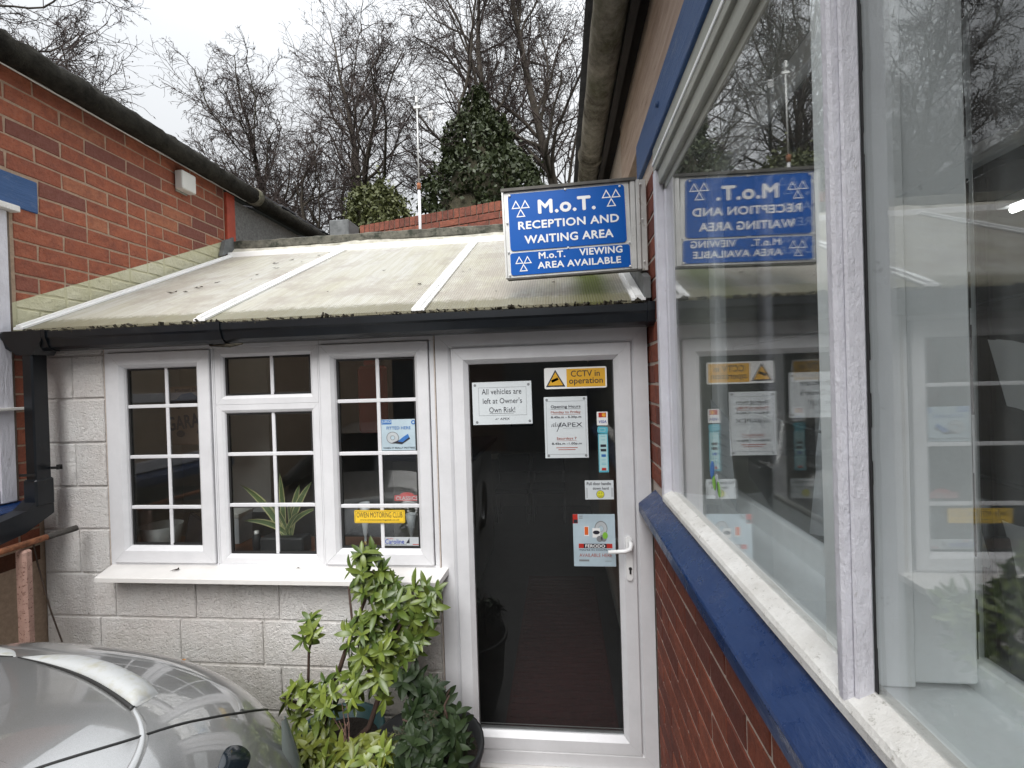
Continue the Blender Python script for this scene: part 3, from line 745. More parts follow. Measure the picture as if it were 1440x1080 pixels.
k = MB(); k.prism([(-2.735, 3.56, 2.96), (-2.735, 3.70, 3.03), (-2.735, 3.70, 3.15), (-2.735, 3.60, 3.09)], (.035, 0, 0)); k.build('lead_apron', 'lead', EX)
bx('lead_hood', (-2.66, 5.3, 3.12), (-2.42, 5.6, 3.83), 'lead', EX, .01)
# interior of the reception room
k = MB()
k.box((-2.735, 6.9, 0), (.395, 6.95, 3.0)); k.box((-2.735, FY + .12, 0), (-2.72, 3.72, 2.14)); k.box((-2.735, 3.72, 0), (-2.72, 6.9, 2.98)); k.box((.38, FY + .1, 0), (.395, 6.9, 2.1)); k.build('inner_wall', 'room_wall', EX)
k = MB(); k.box((-2.735, 3.72, 2.94), (.395, 6.9, 2.99)); k.build('ceiling', 'room_wall', EX)
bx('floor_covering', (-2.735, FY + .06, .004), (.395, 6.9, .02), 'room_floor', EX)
# partition between window bay and far room, with doorway
bx('inner_sill', (-2.72, FY + .055, .955), (-.60, FY + .42, .99), 'wood_brown', EX)

# black gutter and downpipe
k = MB()
gp = [(2.10, 2.10), (2.075, 2.102), (2.055, 2.115), (2.045, 2.150), (2.038, 2.160), (2.038, 2.190), (2.048, 2.192), (2.052, 2.165), (2.10, 2.165), (2.185, 2.165), (2.185, 2.105)]
k.prism([(-2.735, y, z - .008) for y, z in gp], (3.135, 0, 0)); GU = k.build('gutter', 'black_plastic', EX)
for x in (-2.55, -1.64, .375):
    k = MB(); k.prism([(x, 2.10, 2.088), (x, 2.07, 2.089), (x, 2.047, 2.105), (x, 2.036, 2.140), (x, 2.031, 2.152), (x, 2.031, 2.188), (x, 2.05, 2.190), (x, 2.1, 2.10)], (.07 if x < .3 else .045, 0, 0)); k.build('gutter_union', 'black_plastic', GU)
k = MB(); rg = random.Random(4)
for i in range(620):
    x = rg.uniform(-2.6, .36); s = rg.uniform(.003, .013) * rg.choice((.6, 1, 1, 1.3)); y = rg.uniform(2.045, 2.085); z = 2.170 + rg.uniform(0, .028)
    if x < -.7 and rg.random() < .35: continue
    rt = Matrix.Rotation(rg.uniform(0, 3), 4, (rg.random(), rg.random(), rg.random() + .01))
    k.v and None
    o = len(k.v); k.box((-s, -s * .6, -s * .25), (s, s * .6, s * .25), rot=rt.to_3x3())
    for j in range(o, len(k.v)): p = k.v[j]; k.v[j] = (p[0] + x, p[1] + y, p[2] + z)
dbr = k.build('gutter_debris', 'gutter_debris', GU); dbr['kind'] = 'stuff'
k = MB(); k.tube([(-1.68, 2.11, 2.09), (-1.55, 2.07, 2.078), (-1.47, 2.05, 2.083)], [.008, .009, .004], 6); k.build('hanging_twig', 'gutter_debris', GU)
k = MB()
k.prism([(-2.735, 2.04, 2.188), (-2.70, 2.03, 2.188), (-2.50, 2.03, 2.188), (-2.50, 2.03, 2.14), (-2.55, 2.03, 2.07), (-2.64, 2.03, 2.07), (-2.735, 2.03, 2.17)], (0, .10, 0))
k.build('hopper', 'black_plastic', GU)
DP = MB(); DP.box((-2.616, 2.034, 1.40), (-2.560, 2.108, 2.09), .006)
DP = DP.build('downpipe', 'black_plastic', EX)
k = MB(); k.box((-2.626, 2.026, 1.325), (-2.552, 2.114, 1.46), .008); k.build('socket', 'black_plastic', DP)
k = MB(); k.prism([(-2.64, 2.11, 1.42), (-2.64, 2.11, 1.28), (-2.64, 1.98, 1.215), (-2.64, 1.2, 1.07), (-2.64, 1.2, 1.16), (-2.64, 1.99, 1.32)], (.082, 0, 0)); k.build('elbow', 'black_plastic', DP)
k = MB(); k.box((-2.56, 2.10, 1.50), (-2.505, 2.108, 1.512)); k.box((-2.52, 2.095, 1.498), (-2.505, 2.112, 1.522)); k.box((-2.636, 2.022, 1.478), (-2.556, 2.03, 1.49)); k.build('pipe_clip', 'black_rubber', DP)

# ============================================================ PARAPET WALL behind
PA = thing('parapet_wall', 'weathered red brick parapet with soldier course rising behind the lean-to roof', 'wall', (-1.5, 5.7, 3.1))
pA = Vector((-2.60, 6.02, 0)); pB = Vector((.60, 5.16, 0)); d = (pB - pA); PLn = d.length; d.normalize(); ang = math.atan2(d.y, d.x); nrm = Vector((-d.y, d.x, 0))
k = MB(); c = [pA + nrm * .012, pB + nrm * .012, pB + nrm * .2, pA + nrm * .2]
k.prism([(p.x, p.y, 3.116) for p in c], (0, 0, .868)); k.build('core', 'mortar_grey', PA)
ztp = 3.995
i = 0; s = 0
while s < PLn:
    p = pA + d * (s + .04); o = put_brick(p.x, p.y, ztp - .058, float(ang), .068, .112, 'brick_weathered', PA, D_=.2); s += .078
for r in range(9):
    z = ztp - .118 - .044 - r * .0875
    if z < 3.14: break
    off = 0 if r % 2 else .134; s = -off
    while s < PLn:
        a, b = max(s, 0), min(s + .268, PLn)
        if b - a > .04:
            p = pA + d * ((a + b) / 2); put_brick(p.x, p.y, z, float(ang), b - a - .012, .076, 'brick_weathered', PA)
        s += .268
# ============================================================ ANTENNA MAST
AM = thing('antenna_mast', 'thin white and rust mast with a small aerial standing on the flat roof', 'antenna', (-1.47, 5.0, 3.1))
k = MB(); k.tube([(-1.472, 5, 3.115), (-1.470, 5, 4.0)], .016, 10); k.build('lower_pole', 'upvc', AM, True)
k = MB(); k.tube([(-1.470, 5, 4.0), (-1.462, 5, 4.95)], .008, 8); k.build('upper_pole', 'alu', AM, True)
k = MB(); k.tube([(-1.470, 5, 3.98), (-1.470, 5, 4.05)], .022, 10); k.build('clamp', 'rust', AM, True)
k = MB(); k.box((-1.50, 4.99, 4.86), (-1.425, 5.01, 4.89), .004); k.box((-1.475, 4.98, 4.92), (-1.45, 5.02, 4.99), .004); k.build('bracket', 'alu', AM)
k = MB()
for i in range(5): k.tube([(-1.36 + i * .022, 4.93, 4.75 + i * .004), (-1.36 + i * .022, 5.07, 4.83 + i * .004)], .003, 5)
k.tube([(-1.46, 5, 4.86), (-1.25, 5, 4.80)], .004, 6); k.box((-1.345, 4.995, 4.74), (-1.29, 5.0, 4.82)); k.build('aerial', 'grey_steel', AM)

# ============================================================ RIGHT BUILDING
XR = .403
RB = thing('brick_workshop', 'dark red brick workshop on the right with big white window and blue painted sill', 'building', (XR, 1, 0))
k = MB(); k.box((XR + .0035, -1.2, 0), (XR + .22, 2.9, 1.255)); k.box((XR + .0075, 1.985, 1.30), (XR + .22, 2.9, 2.80)); k.box((XR + .012, 2.9, 0), (XR + .22, 7.3, 3.38)); k.build('wall', 'mortar_pale', RB)
for r in range(14):
    zc = 1.255 - .045 - r * .0895
    if zc < .03: break
    off = .06 + (.134 if r % 2 else 0)
    course(.25 if r < 12 else .6, 2.198, zc, off, PL, .0895, lambda c, z, L: put_brick(XR, c, z, '-X', L, .079, 'brick_dark', RB), split=.05)
for r in range(17):
    zc = 1.435 + r * .0895
    if zc > 2.77: break
    course(1.99, 2.36, zc, 2.09 if r % 2 else 2.2, PL, .0895, lambda c, z, L: put_brick(XR + .004, c, z, '-X', L, .077, 'brick_dark', RB), split=0)
# blue sill
k = MB(); sp = [(.335, 1.262), (.335, 1.296), (.338, 1.301), (XR + .02, 1.368), (XR + .06, 1.37), (XR + .06, 1.25), (XR + .001, 1.25)]
k.prism([(x, -1.2, z) for x, z in sp], (0, 3.372, 0)); k.build('window_sill', 'blue_gloss', RB)
# window
k = MB(); k.box((XR + .02, 1.95, 1.40), (XR + .05, 1.96, 2.6)); RW = k.build('window', 'old_white_paint', RB)
def bxp(nm, a, b, mat, bev=.004): return bx(nm, a, b, mat, RW, bev)
# outer frame: jamb, head, sill bead, posts
k = MB(); k.box((XR - .002, 1.945, 1.372), (XR + .05, 1.985, 2.70), .004); k.box((XR + .03, 1.915, 1.40), (XR + .052, 1.945, 2.66), .003); k.build('jamb', 'old_white_paint', RW)
k = MB(); k.prism([(XR - .008, -1.2, 1.368), (XR - .008, -1.2, 1.383), (XR - .003, -1.2, 1.392), (XR + .030, -1.2, 1.408), (XR + .050, -1.2, 1.408), (XR + .050, -1.2, 1.368)], (0, 3.145, 0)); k.build('sill_bead', 'flaking_white_paint', RW)
k = MB(); k.box((XR - .006, .7235, 1.385), (XR + .0325, .742, 2.70), .004); k.box((XR - .003, .742, 1.39), (XR + .03, .7475, 2.70), .002); k.box((XR + .006, .717, 1.395), (XR + .0325, .7235, 2.70), .003); k.build('post', 'old_white_paint', RW)
k = MB(); k.box((XR + .012, -1.2, 2.64), (XR + .05, 1.945, 2.70), .004); k.box((XR + .03, -1.2, 2.61), (XR + .05, 1.945, 2.64), .003); k.box((XR - .0, -1.2, 2.70), (XR + .05, 1.985, 2.798), .002); k.build('head', 'grey_reveal', RW)
k = MB(); k.box((XR + .024, -1.2, 2.655), (XR + .03, 1.945, 2.663)); k.box((XR - .004, -1.2, 2.73), (XR + .0, 1.985, 2.742)); k.build('head_bead', 'inner_white', RW)
k = MB(); k.box((XR + .040, .742, 1.40), (.507, .86, 2.66), .003); k.box((.507, .752, 1.40), (.60, .86, 2.66), .005); k.build('mullion_lining', 'inner_white', RW)
bx('pane', (XR + .033, .727, 1.395), (XR + .037, 1.95, 2.66), 'old_glass', RW); bx('pane', (XR + .033, -1.2, 1.395), (XR + .037, .724, 2.66), 'old_glass', RW)
k = MB(); rg = random.Random(8)
z = 1.41
while z < 2.64:
    h = rg.uniform(.02, .09); k.box((XR + .031, .7135 - rg.uniform(.0, .003), z), (XR + .0325, .717, z + h)); z += h
k.build('putty', 'black_rubber', RW)
# reveals and inner secondary frame
k = MB()
k.box((XR + .05, 1.945, 1.37), (.60, 1.985, 2.70), .002); k.box((XR + .05, -1.2, 2.66), (.60, 1.945, 2.70)); k.build('reveal', 'grey_reveal', RW)
k = MB(); k.prism([(XR + .05, -1.2, 1.40), (.635, -1.2, 1.384), (.635, -1.2, 1.35), (XR + .05, -1.2, 1.35)], (0, 3.145, 0)); k.build('inner_board', 'inner_white', RW)
k = MB(); k.box((.60, 1.88, 1.386), (.64, 1.985, 2.70), .004); k.box((.60, .778, 1.386), (.63, .90, 2.70), .004); k.box((.60, .90, 1.380), (.63, 1.88, 1.45), .003); k.box((.60, -1.2, 1.380), (.63, .778, 1.43), .003); k.box((.60, -1.2, 2.60), (.63, 1.88, 2.70), .003)
k.build('inner_frame', 'inner_white', RW)
bx('inner_pane', (.618, -1.2, 1.42), (.621, .785, 2.62), 'window_glass', RW); bx('inner_pane', (.618, .89, 1.44), (.621, 1.88, 2.62), 'window_glass', RW)
k = MB(); rg = random.Random(9); z = 1.43
while z < 2.6:
    h = rg.uniform(.02, .07); k.box((.5985, .772 - rg.uniform(0, .006), z), (.612, .780, z + h)); z += h
k.build('mastic', 'black_rubber', RW)
# blue lintel band, boarding, soffit, cement gutter
bx('lintel', (XR - .012, -1.2, 2.80), (XR + .2, 2.30, 2.966), 'blue_worn', RB, .003)
k = MB(); k.lathe([(.001, -.012), (.010, -.012), (.012, 0)], (XR - .012, 1.80, 2.88), 10, 'X'); k.build('lintel_stud', 'blue_worn', RB, True)
bx('boarding', (XR + .0, -1.2, 2.972), (XR + .2, 2.9, 3.38), 'stained_boarding', RB, .002)
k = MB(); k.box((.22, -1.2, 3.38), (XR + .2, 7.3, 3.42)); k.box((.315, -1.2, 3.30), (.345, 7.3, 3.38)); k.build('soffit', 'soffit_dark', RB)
k = MB(); k.quad([(.15, -1.2, 3.44), (.15, 7.3, 3.44), (4.5, 7.3, 4.6), (4.5, -1.2, 4.6)]); k.build('roof', 'slate', RB)
for a, b in ((-1.2, 1.62), (1.63, 3.2), (3.21, 5.2), (5.21, 7.3)):
    gg = gutter('gutter', RB, .245, 3.36, .072, a, b, 'mossy_cement', int(a * 7) + 50, .006)
    k = MB(); k.lathe([(.068, -.05), (.084, -.05), (.086, -.03), (.084, .0), (.068, .0)], (.245, b, 3.36), 22, 'Y'); k.build('collar', 'mossy_cement', gg, True)
# workshop interior
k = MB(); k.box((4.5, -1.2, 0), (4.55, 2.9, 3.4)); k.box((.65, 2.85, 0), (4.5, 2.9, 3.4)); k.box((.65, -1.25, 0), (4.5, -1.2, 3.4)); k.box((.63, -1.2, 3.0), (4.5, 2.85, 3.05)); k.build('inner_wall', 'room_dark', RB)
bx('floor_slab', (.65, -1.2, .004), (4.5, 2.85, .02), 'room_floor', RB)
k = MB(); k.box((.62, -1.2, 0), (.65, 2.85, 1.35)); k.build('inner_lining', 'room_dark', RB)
TL = thing('strip_light', 'lit fluorescent tube on the dark workshop ceiling behind the glass', 'light', (1.8, 1.6, 2.5))
k = MB(); k.box((1.77, .8, 2.50), (1.83, 2.1, 2.54), .004); k.build('batten', 'white_plastic', TL)
k = MB(); k.tube([(1.8, .84, 2.485), (1.8, 2.06, 2.485)], .013, 10); k.build('tube', 'tube_lit', TL)
# curtain hanging behind the first pane
k = MB(); vs = []; nz = 24; ny = 22
for i in range(nz + 1):
    z = 2.45 - 1.03 * i / nz
    for j in range(ny + 1):
        t = j / ny; y = 1.17 + t * (.10 + .12 * (i / nz) ** .7 * (1 if i < 20 else .9))
        vs.append((.70 + .02 * math.sin(t * 13 + i * .16) * (.4 + i / nz), y, z))
fs = [(i * (ny + 1) + j, i * (ny + 1) + j + 1, (i + 1) * (ny + 1) + j + 1, (i + 1) * (ny + 1) + j) for i in range(nz) for j in range(ny)]
k.add(vs, fs); tag(k.build('curtain', 'cloth_grey', None, True, loc=(.7, 1.1, 2.45)), 'pale grey satin curtain hanging inside the workshop window beside the white post', 'curtain')
k = MB(); k.tube([(.655, -1.0, 1.62), (.655, 1.85, 1.74)], .004, 6); k.tube([(.655, -1.0, 1.97), (.655, 1.85, 1.97)], .003, 6)
tag(k.build('cable', 'black_rubber', None, True, loc=(.655, .5, 1.7)), 'thin black cables strung across behind the workshop window', 'cable')
# white curved board inside the second pane
k = MB(); ar = []; inn = []
for i in range(25):
    a = R_(95 + i * 8.5); ar.append((1.1, 1.36 + .30 * -math.cos(a) * -1, 1.64 + .30 * math.sin(a))); inn.append((1.1, 1.30 + .17 * math.cos(a), 1.62 + .15 * math.sin(a)))
n_ = len(ar); vs = ar + inn; fs = [(i, i + 1, n_ + i + 1, n_ + i) for i in range(n_ - 1)]
k.add(vs + [(p[0] + .02, p[1], p[2]) for p in vs], fs + [tuple(j + 2 * n_ for j in f) for f in fs])
tag(k.build('curved_board', 'sticker_white', None, loc=(1.1, 1.2, 1.4)), 'white crescent shaped board in the dark behind the nearest pane', 'board')
k = MB(); k.tube([(.80, .98, 1.60), (.80, .95, 1.50), (.80, .98, 1.40), (.81, .95, 1.25)], .016, 8); k.tube([(.78, .93, 1.56), (.79, .92, 1.44), (.80, .92, 1.28)], .012, 8)
tag(k.build('hose', 'chair_black', None, True, loc=(.82, .5, 1.35)), 'dark hose hanging behind the nearest window pane at lower right', 'hose')
# pole with sloping white bracing inside, behind upper pane
k = MB(); k.box((1.3, .3, 2.5), (1.34, 1.9, 2.56), .004); k.build('x', 'inner_white', TL).name = 'reflector'
# papers and stickers in the workshop window
SH = thing('paper_notice', 'white sheet of paper leaning in the far corner of the workshop window', 'notice', (.55, 1.7, 1.42))
k = MB(); k.prism([(.560, 1.60, 1.42), (.560, 1.80, 1.50), (.548, 1.80, 1.78), (.548, 1.62, 1.72)], (.002, 0, 0)); k.build('sheet', 'paper', SH)
k = MB()
for i in range(5): k.box((.5455, 1.64, 1.66 - i * .035), (.5465, 1.76, 1.665 - i * .035))
k.build('lettering', 'light_grey', SH)
SK = thing('sticker', 'small blue and lime butterfly shaped sticker on the workshop window', 'sticker', (XR + .03, 1.3, 1.5))
k = MB()
for (cy, cz, a, b, rt, mi) in ((1.432, 1.590, .017, .028, .3, 0), (1.415, 1.555, .018, .022, -.5, 1), (1.395, 1.535, .012, .025, .2, 2), (1.378, 1.545, .012, .022, -.3, 1), (1.395, 1.570, .012, .016, 0, 2)):
    pts = []
    for q in range(12):
        t = 2 * math.pi * q / 12; u, v = a * math.cos(t), b * math.sin(t); pts.append((XR + .0318, cy + u * math.cos(rt) - v * math.sin(rt), cz + u * math.sin(rt) + v * math.cos(rt)))
    k.prism(pts, (.0008, 0, 0), mi)
k.build('print', ['jurid_blue', 'lime', 'light_grey'], SK)

# ============================================================ MOT SIGN
SY = 2.13
SG = thing('hanging_sign', 'blue and white M.o.T. reception and waiting area sign above the door', 'sign', (.1, SY, 2.36))
s_ = SY / 2.3
def SX(x): return x * s_
def SZ(z): return 1.87 + (z - 1.87) * s_
TLs, TRs, BLs, BRs = (-.252, 2.796), (.350, 2.806), (-.243, 2.375), (.360, 2.388)
def sgp(u, v):
    a = [(TLs[i] * (1 - u) + TRs[i] * u) * (1 - v) + (BLs[i] * (1 - u) + BRs[i] * u) * v for i in (0, 1)]
    return SX(a[0]), SZ(a[1])
def sgb(nm, u0, v0, u1, v1, y0, y1, mat, rnd=0, parent=None):
    k = MB()
    if rnd:
        pts = []; du = rnd; dv = rnd * 1.45
        for (cu, cv, a0) in ((u1 - du, v0 + dv, -90), (u1 - du, v1 - dv, 0), (u0 + du, v1 - dv, 90), (u0 + du, v0 + dv, 180)):
            for i in range(6):
                a = R_(a0 + i * 18); pts.append(sgp(cu + du * math.cos(a), cv + dv * math.sin(a)))
    else: pts = [sgp(u0, v0), sgp(u1, v0), sgp(u1, v1), sgp(u0, v1)]
    k.prism([(p[0], SY + y0, p[1]) for p in pts], (0, y1 - y0, 0)); return k.build(nm, mat, parent or SG)
sgb('backing', 0, 0, 1.0, 1, 0, .03, 'alu')
sgb('upper_panel', .035, .028, .965, .69, -.004, -.0005, 'sign_blue', .028)
sgb('lower_panel', .030, .715, .985, .975, -.004, -.0005, 'sign_blue', .022)
sgb('top_rail', -.02, -.035, 1.06, -.002, -.012, .032, 'alu_dark'); sgb('bottom_rail', 0, 1.001, 1.07, 1.02, -.006, .03, 'alu_dark'); sgb('side_rail', -.015, .0, -.001, 1.0, -.008, .03, 'alu')
k = MB(); k.box((.330, SY - .006, 2.345), (.352, SY + .03, 2.738), .002); k.box((.354, SY - .012, 2.345), (.372, SY + .03, 2.74), .003); k.box((.374, SY - .002, 2.34), (.400, SY + .03, 2.742), .002); k.build('wall_bracket', 'alu', SG)
for u, v in ((.05, .05), (.5, .03), (.93, .05), (.02, .70), (.5, .703), (.985, .70), (.02, .97), (.98, .97), (0.02, .36), (1.09, .05), (1.09, .45), (1.09, .93)):
    x, z = sgp(u, v); k = MB(); k.lathe([(.0001, -.004), (.0035, -.0035), (.0055, 0)], (x, SY - .006 - (.006 if u > 1 else 0), z), 10, 'Y'); k.build('screw', 'white_plastic', SG)
def sgtext(s, u, v, wu, hv, bold=.03):
    x, z = sgp(u, v); ww = wu * .602 * s_; hh = hv * .42 * s_
    return text(s, ww, hh, x, SY - .0048, z, SG, 'letter_white', bold=bold, rot=.017)
sgtext('M.o.T.', .505, .205, .45, .15, .06)
sgtext('RECEPTION AND', .51, .405, .80, .088, .05); sgtext('WAITING AREA', .508, .573, .705, .09, .05)
sgtext('M.o.T.', .368, .768, .21, .072, .05); sgtext('VIEWING', .757, .765, .335, .075, .05); sgtext('AREA AVAILABLE', .58, .882, .66, .073, .05)
def tri(k, cx, cz, w_, h_, t, y, rot=.017):
    # hollow triangle, apex up
    def ring(f): return [(-w_ / 2 * f, -h_ / 3 * f), (w_ / 2 * f, -h_ / 3 * f), (0, h_ * 2 / 3 * f)]
    o = ring(1); i_ = ring(1 - t)
    c, s = math.cos(rot), math.sin(rot)
    P = [(cx + a * c - b * s, y, cz + a * s + b * c) for a, b in o + i_]
    k.add(P, [(0, 1, 4, 3), (1, 2, 5, 4), (2, 0, 3, 5)])
def mot(u, v, wu):
    x, z = sgp(u, v); W_ = wu * .602 * s_; tw = W_ * .5; th = tw * .92; k = MB()
    for dx, dz in ((-tw * .5, th * .33), (tw * .5, th * .33), (0, -th * .67)): tri(k, x + dx, z + dz, tw, th, .36, SY - .0048)
    k.build('emblem', 'letter_white', SG)
mot(.135, .205, .15); mot(.86, .17, .15); mot(.135, .845, .135)

# ============================================================ NOTICES ON DOOR AND WINDOWS
def notice(name, label, cat, x0, z0, x1, z1, y, mat, rot=0, rnd=0, th=.0015):
    t = thing(name, label, cat, ((x0 + x1) / 2, y, z0))
    cx, cz = (x0 + x1) / 2, (z0 + z1) / 2; k = MB()
    pts = []
    if rnd:
        for (ax, az, a0) in ((x1 - rnd, z1 - rnd, 0), (x0 + rnd, z1 - rnd, 90), (x0 + rnd, z0 + rnd, 180), (x1 - rnd, z0 + rnd, 270)):
            for i in range(5): a = R_(a0 + i * 22.5); pts.append((ax + rnd * math.cos(a), az + rnd * math.sin(a)))
    else: pts = [(x0, z0), (x1, z0), (x1, z1), (x0, z1)]
    c, s = math.cos(rot), math.sin(rot)
    k.prism([(cx + (a - cx) * c - (b - cz) * s, y, cz + (a - cx) * s + (b - cz) * c) for a, b in pts], (0, th, 0)); k.build('sheet', mat, t)
    return t
def rect(t, x0, z0, x1, z1, y, mat, name='print', w_=None):
    k = MB()
    if w_:
        for a, b in (((x0, z0), (x1, z0 + w_)), ((x0, z1 - w_), (x1, z1)), ((x0, z0 + w_), (x0 + w_, z1 - w_)), ((x1 - w_, z0 + w_), (x1, z1 - w_))): k.box((a[0], y, a[1]), (b[0], y + .0003, b[1]))
    else: k.box((x0, y, z0), (x1, y + .0003, z1))
    return k.build(name, mat, t)
def ell(t, cx, cz, a, b, y, mat, name='print', n=20, inner=0):
    k = MB()
    o = [(cx + a * math.cos(2 * math.pi * i / n), y, cz + b * math.sin(2 * math.pi * i / n)) for i in range(n)]
    if inner:
        q = [(cx + (p[0] - cx) * inner, y, cz + (p[2] - cz) * inner) for p in o]; k.add(o + q, [(i, (i + 1) % n, n + (i + 1) % n, n + i) for i in range(n)])
    else: k.add(o, [tuple(range(n))])
    return k.build(name, mat, t)
def pins(t, pts, y):
    for x, z in pts: ell(t, x, z, .0065, .0065, y, 'disc_grey', 'suction_cup', 12)
NY = FY + .0105
t = notice('paper_notice', "laminated sheet reading All vehicles are left at Owner's Own Risk on the door", 'notice', -.4215, 1.6655, -.138, 1.868, NY, 'paper', .004)
y = NY - .0006
rect(t, -.392, 1.708, -.163, 1.842, y, 'disc_grey', 'border', .0012)
text('All vehicles are', .190, .026, -.281, y - .0003, 1.822, t); text("left at Owner's", .187, .026, -.278, y - .0003, 1.778, t); text('Own Risk!', .124, .025, -.28, y - .0003, 1.735, t)
rect(t, -.341, 1.717, -.226, 1.7185, y, 'ink'); text('APEX', .045, .010, -.268, y - .0003, 1.692, t); text('AY', .020, .009, -.306, y - .0003, 1.691, t, shear=.5)
pins(t, [(-.408, 1.853), (-.152, 1.852), (-.402, 1.677), (-.150, 1.679)], y)
t = notice('cctv_sticker', 'yellow and white CCTV in operation sticker at the top of the door glass', 'sticker', -.076, 1.826, .213, 1.925, NY, 'sticker_white', .002, .008)
rect(t, .028, 1.833, .206, 1.918, y, 'sticker_yellow'); text('CCTV in', .133, .028, .115, y - .0004, 1.895, t, bold=.012); text('operation', .155, .034, .117, y - .0004, 1.857, t, bold=.012)
k = MB()
def trip(cx, cz, w_, h_): return [(cx - w_ / 2, y - .0003, cz - h_ / 2), (cx + w_ / 2, y - .0003, cz - h_ / 2), (cx, y - .0003, cz + h_ / 2)]
k.quad(trip(-.024, 1.876, .090, .080)); k.build('print', 'ink', t)
k = MB(); q = trip(-.024, 1.8735, .070, .062); k.quad([(a, b - .0003, c) for a, b, c in q]); k.build('print', 'sticker_yellow', t)
k = MB(); k.box((-.018, 0, -.006), (.016, .0003, .006)); k.v = [(-.026 + a * .92 - c * .38, y - .001, 1.868 + a * .38 + c * .92) for a, b, c in k.v]; k.build('print', 'ink', t)
t = notice('paper_notice', 'Opening Hours sheet with red and black text on the door glass', 'notice', -.0815, 1.5015, .1195, 1.7885, NY, 'paper')
rect(t, -.072, 1.518, .111, 1.768, y, 'disc_grey', 'border', .0012)
text('Opening Hours', .138, .016, .019, y - .0003, 1.741, t, bold=.02); rect(t, -.050, 1.7305, .088, 1.732, y, 'ink')
text('Monday to Friday', .138, .014, .019, y - .0003, 1.715, t, 'ink_red', bold=.012); rect(t, -.050, 1.705, .088, 1.7062, y, 'ink_red')
text('8.45a.m - 5.30p.m', .140, .012, .020, y - .0003, 1.692, t, bold=.03)
text('APEX', .098, .020, .045, y - .0003, 1.657, t); rect(t, .005, 1.6405, .1, 1.6415, y, 'disc_grey')
k = MB()
for i in range(6): k.quad([(-.050 + i * .008, y - .0003, 1.648), (-.047 + i * .008, y - .0003, 1.648), (-.044 + i * .0085, y - .0003, 1.662 + .004 * (i % 3)), (-.046 + i * .0085, y - .0003, 1.662 + .004 * (i % 3))])
k.quad([(-.026, y - .0003, 1.625), (-.023, y - .0003, 1.625), (-.003, y - .0003, 1.668), (-.006, y - .0003, 1.668)]); k.build('emblem', 'ink', t)
text('Saturdays 7', .092, .014, .020, y - .0003, 1.592, t, 'ink_red', bold=.008); rect(t, -.026, 1.582, .066, 1.583, y, 'ink_red')
text('8.45a.m -1.00p.m', .138, .012, .020, y - .0003, 1.568, t, bold=.03)
text('(two lines of small print)', .10, .007, .02, y - .0003, 1.5495, t, 'ink_red') if False else rect(t, -.03, 1.548, .07, 1.551, y, 'ink_red')
rect(t, -.02, 1.539, .06, 1.542, y, 'ink_red')
pins(t, [(-.068, 1.775), (.106, 1.778), (-.066, 1.512), (.108, 1.512)], y)
t = notice('card_sticker', 'small Mastercard and VISA sticker near the right edge of the door glass', 'sticker', .162, 1.651, .212, 1.714, NY, 'sticker_white')
rect(t, .170, 1.688, .205, 1.710, y, 'card_red'); ell(t, .194, 1.699, .009, .009, y - .0003, 'card_orange'); text('VISA', .034, .012, .188, y - .0003, 1.668, t, 'visa_blue', bold=.03, shear=.2)
t = notice('badge_sticker', 'small blue rounded card sticker between the VISA sticker and the pale blue strip', 'sticker', .163, 1.614, .211, 1.645, NY - .001, 'teal', -.08, .008)
rect(t, .173, 1.622, .199, 1.637, y - .0012, 'pale_teal', 'border', .002)
t = notice('strip_sticker', 'tall pale blue strip of card payment logos on the door glass', 'sticker', .165, 1.432, .210, 1.612, NY, 'teal')
rect(t, .169, 1.440, .206, 1.608, y, 'pale_teal')
for z, c in ((1.60, 0), (1.583, 0), (1.556, 1), (1.535, 1), (1.51, 2), (1.49, 0), (1.475, 0), (1.468, 0), (1.447, 3)):
    rect(t, .178 if c != 1 else .175, z - (.001 if c == 0 else .006), .198 if c != 1 else .201, z + (.001 if c == 0 else .006), y - .0004, ['teal', 'ink', 'jurid_blue', 'card_red'][c])
t = notice('paper_notice', 'small white Pull door handle down hard note with a yellow smiley', 'notice', .098, 1.306, .2295, 1.3945, NY, 'paper')
text('Pull door handle', .110, .014, .162, y - .0003, 1.380, t, bold=.015); text('down hard', .072, .012, .170, y - .0003, 1.358, t, bold=.015)
ell(t, .168, 1.330, .0185, .0185, y - .0003, 'ink'); ell(t, .168, 1.330, .0165, .0165, y - .0006, 'smiley'); ell(t, .162, 1.335, .002, .0035, y - .0009, 'ink'); ell(t, .174, 1.335, .002, .0035, y - .0009, 'ink')
k = MB(); k.tube([(.159, y - .0009, 1.327), (.164, y - .0009, 1.321), (.172, y - .0009, 1.321), (.177, y - .0009, 1.327)], .0009, 5); k.build('print', 'ink', t)
rect(t, .103, 1.312, .110, 1.36, y, 'light_grey', 'tape'); rect(t, .218, 1.318, .226, 1.36, y, 'light_grey', 'tape')
t = notice('brand_poster', 'FERODO AVAILABLE HERE poster in the lower door glass behind the handle', 'poster', .037, .993, .2305, 1.237, NY, 'sea_grey')
rect(t, .037, 1.194, .060, 1.237, y, 'card_red'); rect(t, .040, 1.196, .059, 1.212, y - .0003, 'ink'); rect(t, .065, 1.226, .083, 1.230, y, 'disc_grey'); rect(t, .065, 1.217, .083, 1.221, y, 'disc_grey')
ell(t, .166, 1.170, .030, .036, y, 'disc_grey', inner=.35); ell(t, .166, 1.170, .026, .031, y - .0003, 'light_grey', inner=.45)
rect(t, .088, 1.135, .110, 1.180, y - .0003, 'sticker_white'); rect(t, .090, 1.140, .107, 1.178, y - .0006, 'orange'); rect(t, .126, 1.128, .162, 1.172, y - .0006, 'sticker_white'); ell(t, .144, 1.152, .016, .009, y - .0009, 'ink')
